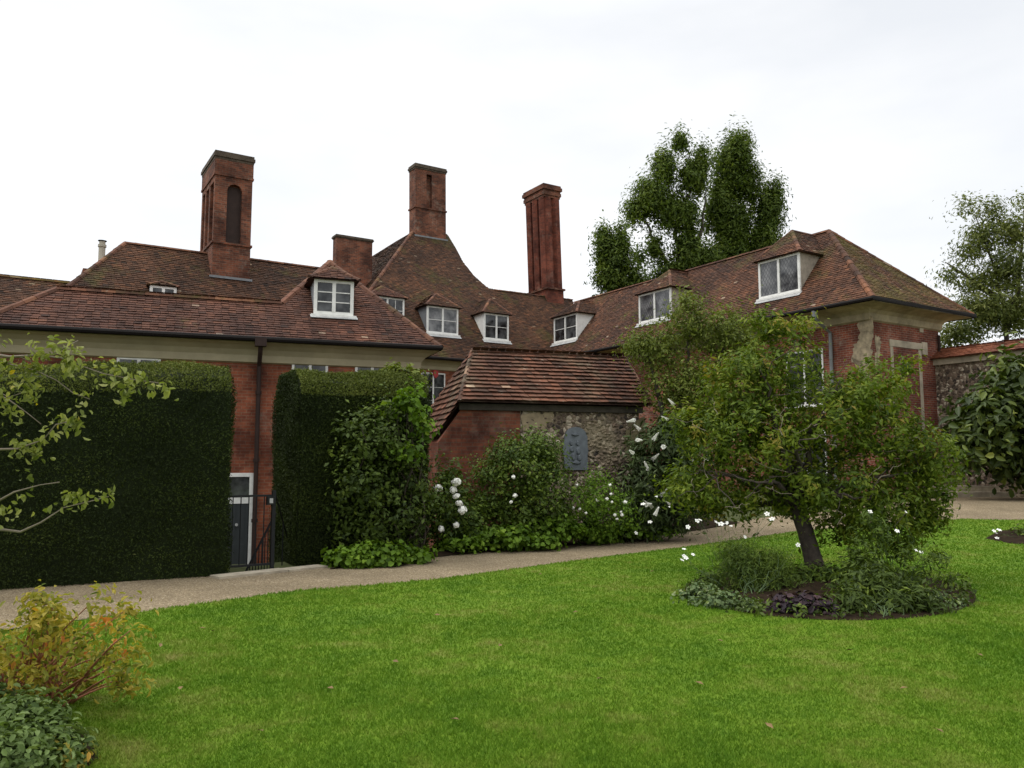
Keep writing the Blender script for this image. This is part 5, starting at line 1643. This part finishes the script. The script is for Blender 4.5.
# ================================================================== THE TREE IN THE ISLAND BED
tb = G(818, 584)
YA = tb.y
at_tree = thing('spreading_tree', tb, 'small spreading evergreen tree with a leaning dark trunk in the round lawn bed', 'tree')
mb = MB()
def TA(px, py, dy=0.0): return at(px, py, YA + dy)
fork = TA(796, 505)
mb.tube([tb - ZV * 0.1, tb + ZV * 0.08, TA(812, 555), TA(805, 530), fork], [0.19, 0.14, 0.115, 0.105, 0.10], 10)
tips = []
for (px, py, dy) in ((700, 470, -0.3), (720, 400, 0.4), (760, 370, -0.4), (790, 350, 0.5), (840, 380, -0.5), (870, 440, 0.4), (920, 470, -0.2), (690, 520, 0.2), (870, 500, -0.7), (800, 440, -0.9), (750, 480, -0.9), (930, 500, 0.5)):
    e = TA(px, py, dy)
    m_ = fork.lerp(e, 0.5) + Vector((random.gauss(0, 0.1), random.gauss(0, 0.1), 0.12))
    limb(mb, fork, m_, 0.06, 0.03, 0.1, 5); pts = limb(mb, m_, e, 0.03, 0.008, 0.12, 6)
    for q in range(4):
        p = pts[random.randint(2, 6)]
        limb(mb, p, p + Vector((random.gauss(0, 0.3), random.gauss(0, 0.3), random.gauss(0.15, 0.25))), 0.01, 0.003, 0.15, 5)
mb.build('trunk', M['bark'], at_tree, smooth=True)
for k_ in range(24):
    px, py = random.uniform(690, 920), random.uniform(390, 520)
    p = TA(px, py, random.uniform(-1.3, -0.4))
    mb = MB()
    limb(mb, p, p + Vector((random.gauss(0, 0.2), random.gauss(0, 0.1), random.gauss(0, 0.17))), 0.005, 0.002, 0.2, 6)
    mb.build('dead_twig', M['barkpale'], at_tree)
foliage('crown', [pxblob(780, 365, YA, 42, 34, 40), pxblob(770, 325, YA, 22, 18), pxblob(748, 390, YA, 42, 38, 45), pxblob(800, 330, YA, 18, 16), pxblob(715, 440, YA, 40, 38, 42), pxblob(695, 490, YA, 32, 26), pxblob(690, 425, YA, 20, 22), pxblob(760, 440, YA, 50, 48, 70), pxblob(820, 420, YA, 55, 46, 70), pxblob(865, 395, YA, 42, 34, 45),
        pxblob(890, 450, YA, 48, 42, 50), pxblob(930, 470, YA, 32, 36), pxblob(880, 510, YA, 46, 36, 50), pxblob(925, 515, YA, 22, 24), pxblob(820, 490, YA, 60, 34, 65), pxblob(745, 500, YA, 46, 22, 50), pxblob(900, 545, YA, 12, 14), pxblob(835, 530, YA, 26, 20), pxblob(905, 370, YA, 14, 12), pxblob(720, 375, YA, 16, 14)],
        1180, 34, 0.075, 0.08, 0.36, M['arb'], at_tree, up=0.5, shell=0.42, droop=-0.35)

# ------------------------------------------------ plants of the island bed
def bp(px, py): return G(px, py) + Vector((0, 0, 0.08))
def bplant(name, label, px, py, blobs, n, per, cr, leaf, asp, material, **kw):
    b = G(px, py)
    kw.setdefault('zmin', b.z + 0.05)
    return shrub(name, label, b + ZV * 0.08, blobs, n, per, cr, leaf, asp, material, cat='plant', stemmat='stemgreen', sr_=0.004, **kw)
YI = 9.6
bplant('wispy_plant', 'fine wispy green plant left of the trunk in the round bed', 750, 605, [pxblob(750, 570, YI, 28, 24), pxblob(765, 590, YI, 34, 16), pxblob(735, 555, YI, 18, 16), pxblob(775, 565, YI, 16, 18)], 420, 30, 0.08, 0.075, 0.09, 'shrub_mid', stems=40, droop=-0.8, shell=0.5)
bplant('variegated_plant', 'low pale variegated leafy plant at the left front of the round bed', 725, 612, [pxblob(722, 605, 8.9, 32, 10), pxblob(700, 596, 9.3, 18, 10), pxblob(752, 612, 8.7, 22, 7)], 150, 15, 0.05, 0.05, 0.75, 'variegated', stems=10, six=True, up=1.0, flat=0.6)
bplant('purple_plant', 'low dark purple-leaved plant at the front of the round bed below the trunk', 800, 622, [pxblob(802, 609, 8.5, 28, 12), pxblob(825, 617, 8.4, 18, 7), pxblob(782, 614, 8.5, 14, 8)], 130, 16, 0.05, 0.07, 0.7, 'purple', stems=8, six=True, up=0.8, flat=0.7)
bplant('ferny_plant', 'dark ferny-leaved green clump right of the trunk in the round bed', 880, 622, [pxblob(870, 590, 8.9, 34, 22), pxblob(900, 605, 8.6, 36, 16), pxblob(850, 608, 8.5, 22, 14), pxblob(865, 565, 9.2, 20, 12), pxblob(925, 608, 8.6, 20, 10)], 260, 22, 0.07, 0.09, 0.25, 'shrub_dark', stems=20, droop=0.3)
bplant('trailing_plant', 'straggling pale-edged plant at the right tip of the round bed', 945, 617, [pxblob(945, 608, 8.9, 26, 8), pxblob(965, 613, 8.9, 16, 5), pxblob(925, 600, 9.1, 18, 8)], 100, 14, 0.05, 0.045, 0.6, 'variegated', stems=10, up=0.8, flat=0.6)
bplant('leafy_plant', 'green leafy filler plant behind the trunk in the round bed', 835, 590, [pxblob(830, 578, 10.2, 30, 10), pxblob(790, 580, 10.2, 26, 9), pxblob(900, 585, 10.0, 30, 8), pxblob(712, 585, 10.0, 16, 8)], 260, 18, 0.06, 0.07, 0.4, 'shrub_mid', stems=12)
tall = bplant('tall_stalked_plant', 'tall thin-stalked plants with narrow leaves standing in the round bed right of the trunk', 890, 600,
    [pxblob(862, 545, 9.3, 8, 22), pxblob(880, 535, 9.3, 5, 26), pxblob(925, 570, 9.0, 6, 26), pxblob(905, 560, 9.2, 8, 18), pxblob(938, 560, 9.0, 10, 14), pxblob(868, 520, 9.3, 8, 8)], 70, 14, 0.05, 0.085, 0.2, 'shrub_mid', stems=26, droop=0.2)
bplant('creeping_plant', 'dark low creeping foliage filling the soil all round the edge of the lawn bed', 835, 600,
    [(G(831 + 128 * math.cos(a), 599 + 22 * math.sin(a)) + ZV * 0.08, (0.26, 0.2, 0.06)) for a in np.linspace(0, 6.28, 27)[:-1]] + [(G(x, y) + ZV * 0.10, (0.3, 0.2, 0.08)) for x, y in ((760, 600), (800, 595), (840, 600), (880, 598), (920, 602), (850, 612), (810, 590))],
    230, 16, 0.06, 0.055, 0.5, 'shrub_dark', stems=12)
wf = thing('white_flower_plant', G(735, 598) + ZV * 0.08, 'loose white flowers on thin stalks at the left of the round bed', 'flower')
pts = [at(x, y, YI + 0.1 + random.uniform(-0.2, 0.2)) for x, y in ((684, 549), (684, 556), (682, 560), (693, 554.5), (686, 558), (688, 527), (697, 521), (700, 520), (716, 522), (727, 523), (721, 524), (731, 526), (772, 519), (767, 514), (798, 545), (745, 537))]
blooms(wf, 'anemone', pts, 0.66); stalks(wf, pts, G(735, 598) + ZV * 0.05, r=0.0025)
wf2 = thing('white_flower_plant', G(905, 600) + ZV * 0.08, 'a few small white blooms on stalks beside the tall narrow-leaved plants', 'flower')
pts = [at(x, y, 9.4) for x, y in ((870, 512), (897, 531), (916, 550), (921, 552), (906, 512))]
blooms(wf2, 'anemone', pts, 0.6); stalks(wf2, pts, G(905, 600) + ZV * 0.05, r=0.0025)
# small bed at the right edge
Yb = G(1030, 540).y
rbp = shrub('edging_plant', 'dark low plant with small white flowers on the lawn at the right edge', G(1035, 542), [pxblob(1030, 537, Yb, 24, 6), pxblob(1070, 535, Yb, 40, 10), pxblob(1012, 539, Yb, 12, 3)], 120, 16, 0.08, 0.09, 0.4, 'shrub_dark', cat='plant', stems=8, stemmat='stemgreen', sr_=0.004)
blooms(rbp, 'anemone', [at(x, y, Yb - 0.2) for x, y in ((994, 531), (996, 533), (997, 538), (999, 530))], 0.9)
stalks(rbp, [at(x, y, Yb - 0.2) for x, y in ((994, 532), (997, 538))], G(1035, 542), r=0.003)

# ================================================================== FOREGROUND LEFT
YP = 5.0
pb = G(45, 718)
pe = thing('peony_bush', pb, 'straggling bush with reddish stems and yellowing leaves at the left corner of the lawn', 'shrub')
mb = MB()
tipsP = []
for k_ in range(64):
    px = random.choice((random.uniform(-60, 60), random.uniform(40, 135)))
    py = random.uniform(592, 690) if px < 90 else random.uniform(612, 690)
    e = at(px, py, YP + random.uniform(-0.45, 0.6))
    f_ = pb + Vector((random.uniform(-0.32, 0.02), random.uniform(-0.1, 0.25), -0.03))
    m_ = f_.lerp(e, 0.55) + Vector((random.gauss(0, 0.03), random.gauss(0, 0.03), 0.05))
    mb.tube([f_, f_.lerp(m_, 0.5) + ZV * 0.02, m_, m_.lerp(e, 0.5) + ZV * 0.015, e], [0.008, 0.008, 0.007, 0.005, 0.003], 6)
    tipsP.append(e)
    if random.random() < 0.3: tipsP.append(m_.lerp(e, 0.8))
mb.build('stem', M['stemred'], pe, smooth=True)
foliage('foliage', [(p, (0.10, 0.10, 0.045)) for p in tipsP], 300, 12, 0.042, 0.045, 0.45, M['peony'], pe, up=0.6, six=True, droop=0.3, shell=0.6)
yb2 = 4.35
shrub('catmint_clump', 'grey-green leafy clump in the bottom left corner beside the bed edge', G(30, 768), [pxblob(20, 735, yb2, 50, 26), pxblob(-20, 715, yb2 + 0.2, 50, 26), pxblob(45, 750, yb2 - 0.1, 34, 18), pxblob(0, 765, yb2 - 0.3, 60, 26)], 560, 20, 0.036, 0.044, 0.5, 'catmint', cat='plant', stems=30, stemmat='stemgreen', sr_=0.003, six=True, up=0.8, zmin=0.06)
shrub('bronze_clump', 'small bronze and green leafy tuft at the bed edge under the straggling bush', G(62, 766), [pxblob(55, 765, 4.2, 30, 12), pxblob(70, 757, 4.3, 18, 8)], 60, 14, 0.03, 0.04, 0.5, 'peony', cat='plant', stems=10, stemmat='stemred', sr_=0.003, six=True, up=0.8)
# apple tree reaching in from the left
YAp = 4.1
ab_ = Vector((-4.3, 4.4, 0.0))
ap = thing('apple_tree', ab_, 'apple tree branch with pale yellowing leaves reaching in from the left edge', 'tree')
def A(px, py, dy=0.0): return at(px, py, YAp + dy)
mb = MB()
top = Vector((-4.2, 4.4, 2.3))
mb.tube([ab_ - ZV * 0.1, ab_ + ZV * 0.7, Vector((-4.25, 4.4, 1.5)), top, Vector((-4.0, 4.5, 3.0))], [0.11, 0.09, 0.08, 0.06, 0.03], 9)
brs = [
    [top, A(-90, 345), A(-30, 352), A(10, 357), A(40, 356), A(62, 358), A(80, 366), A(105, 374), A(130, 379), A(160, 383)],
    [A(10, 357), A(28, 356), A(32, 363), A(22, 357)], [A(40, 356), A(55, 352), A(66, 347), A(76, 340)], 
    [A(-30, 352), A(0, 362), A(35, 370), A(55, 380), A(72, 393), A(88, 399)],
    [Vector((-4.25, 4.4, 2.0)), A(-80, 370, 0.1), A(-20, 385, 0.1), A(5, 400, 0.1), A(22, 412, 0.1), A(40, 424, 0.1)], [A(-20, 385, 0.1), A(8, 397, 0.1), A(28, 392, 0.1)],
    [Vector((-4.25, 4.4, 1.9)), A(-70, 440), A(-20, 450), A(20, 449), A(45, 440), A(62, 425), A(75, 420)], 
    [Vector((-4.25, 4.4, 1.7)), A(-60, 505), A(-10, 503), A(15, 492), A(40, 485), A(65, 482)],
    [Vector((-4.25, 4.4, 1.6)), A(-70, 540), A(-10, 530), A(20, 532), A(45, 522), A(60, 508), A(85, 502), A(105, 497)]]
nodes = []
for br in brs:
    L_ = len(br)
    r0 = 0.014 if (br[0].x < -4) else 0.005
    pts, rr = [], []
    for i, p in enumerate(br):
        pts.append(p + Vector((0, random.gauss(0, 0.03), 0)))
        rr.append(max(0.0028, r0 * (1 - i / L_) ** 1.6))
    mb.tube(pts, rr, 6)
mb.build('trunk', M['barkpale'], ap, smooth=True)
cl = [(50, 350, 16, 11), (72, 344, 7, 6), (10, 372, 14, 8), (30, 368, 14, 8), (70, 362, 14, 8), (104, 372, 12, 8), (114, 383, 8, 7), (132, 380, 12, 8), (150, 386, 8, 10), (163, 388, 5, 6), (124, 393, 5, 7), (75, 374, 6, 5), (80, 397, 8, 5), (28, 392, 12, 6), (12, 413, 10, 8), (5, 400, 8, 8), (62, 422, 12, 8), (78, 424, 7, 8), (52, 436, 9, 5), (28, 450, 13, 9), (18, 446, 8, 5), (75, 497, 12, 8), (100, 497, 6, 6), (62, 500, 6, 4), (10, 510, 16, 7), (28, 482, 6, 4), (64, 482, 5, 4), (0, 370, 10, 10), (-30, 380, 25, 30), (-40, 470, 25, 40), (-20, 350, 25, 14), (15, 500, 10, 5)]
foliage('foliage', [pxblob(x, y, YAp, rx, ry, max(rx, ry)) for x, y, rx, ry in cl], 210, 6, 0.026, 0.040, 0.5, M['apple'], ap, up=0.3, six=True, droop=0.7, shell=0.7)
# a few fallen leaves on the grass
m = MB(); 
m.poly([(-0.03, 0, 0), (0, -0.018, 0.008), (0.035, 0, 0.004), (0, 0.018, 0.01)], 0.9)
lm = m.build('fallen_leaf', m_plain('dry_leaf', (0.16, 0.10, 0.035), 0.8, 0.4, 9))
spots = [(213, 640), (202, 637), (455, 733), (437, 623), (160, 655), (600, 690), (540, 580), (395, 672), (652, 577), (700, 695), (905, 700), (770, 740), (330, 700), (260, 745), (500, 655), (720, 650), (850, 660), (940, 745), (180, 700), (575, 620), (370, 625), (980, 665)]
wh = ['nearest the peony bush', 'by the far lawn edge left', 'at the bottom middle of the lawn', 'in the middle of the lawn']
for i, (px, py) in enumerate(spots):
    o = lm if i == 0 else lm.copy()
    if i: C.objects.link(o)
    o.location = G(px, py) + ZV * 0.078
    o.rotation_euler = (random.uniform(-0.3, 0.3), random.uniform(-0.3, 0.3), random.uniform(0, 6.28))
    tag(o, 'small dry brown leaf fallen on the short lawn grass', 'leaf', 'fallen leaves on the lawn')
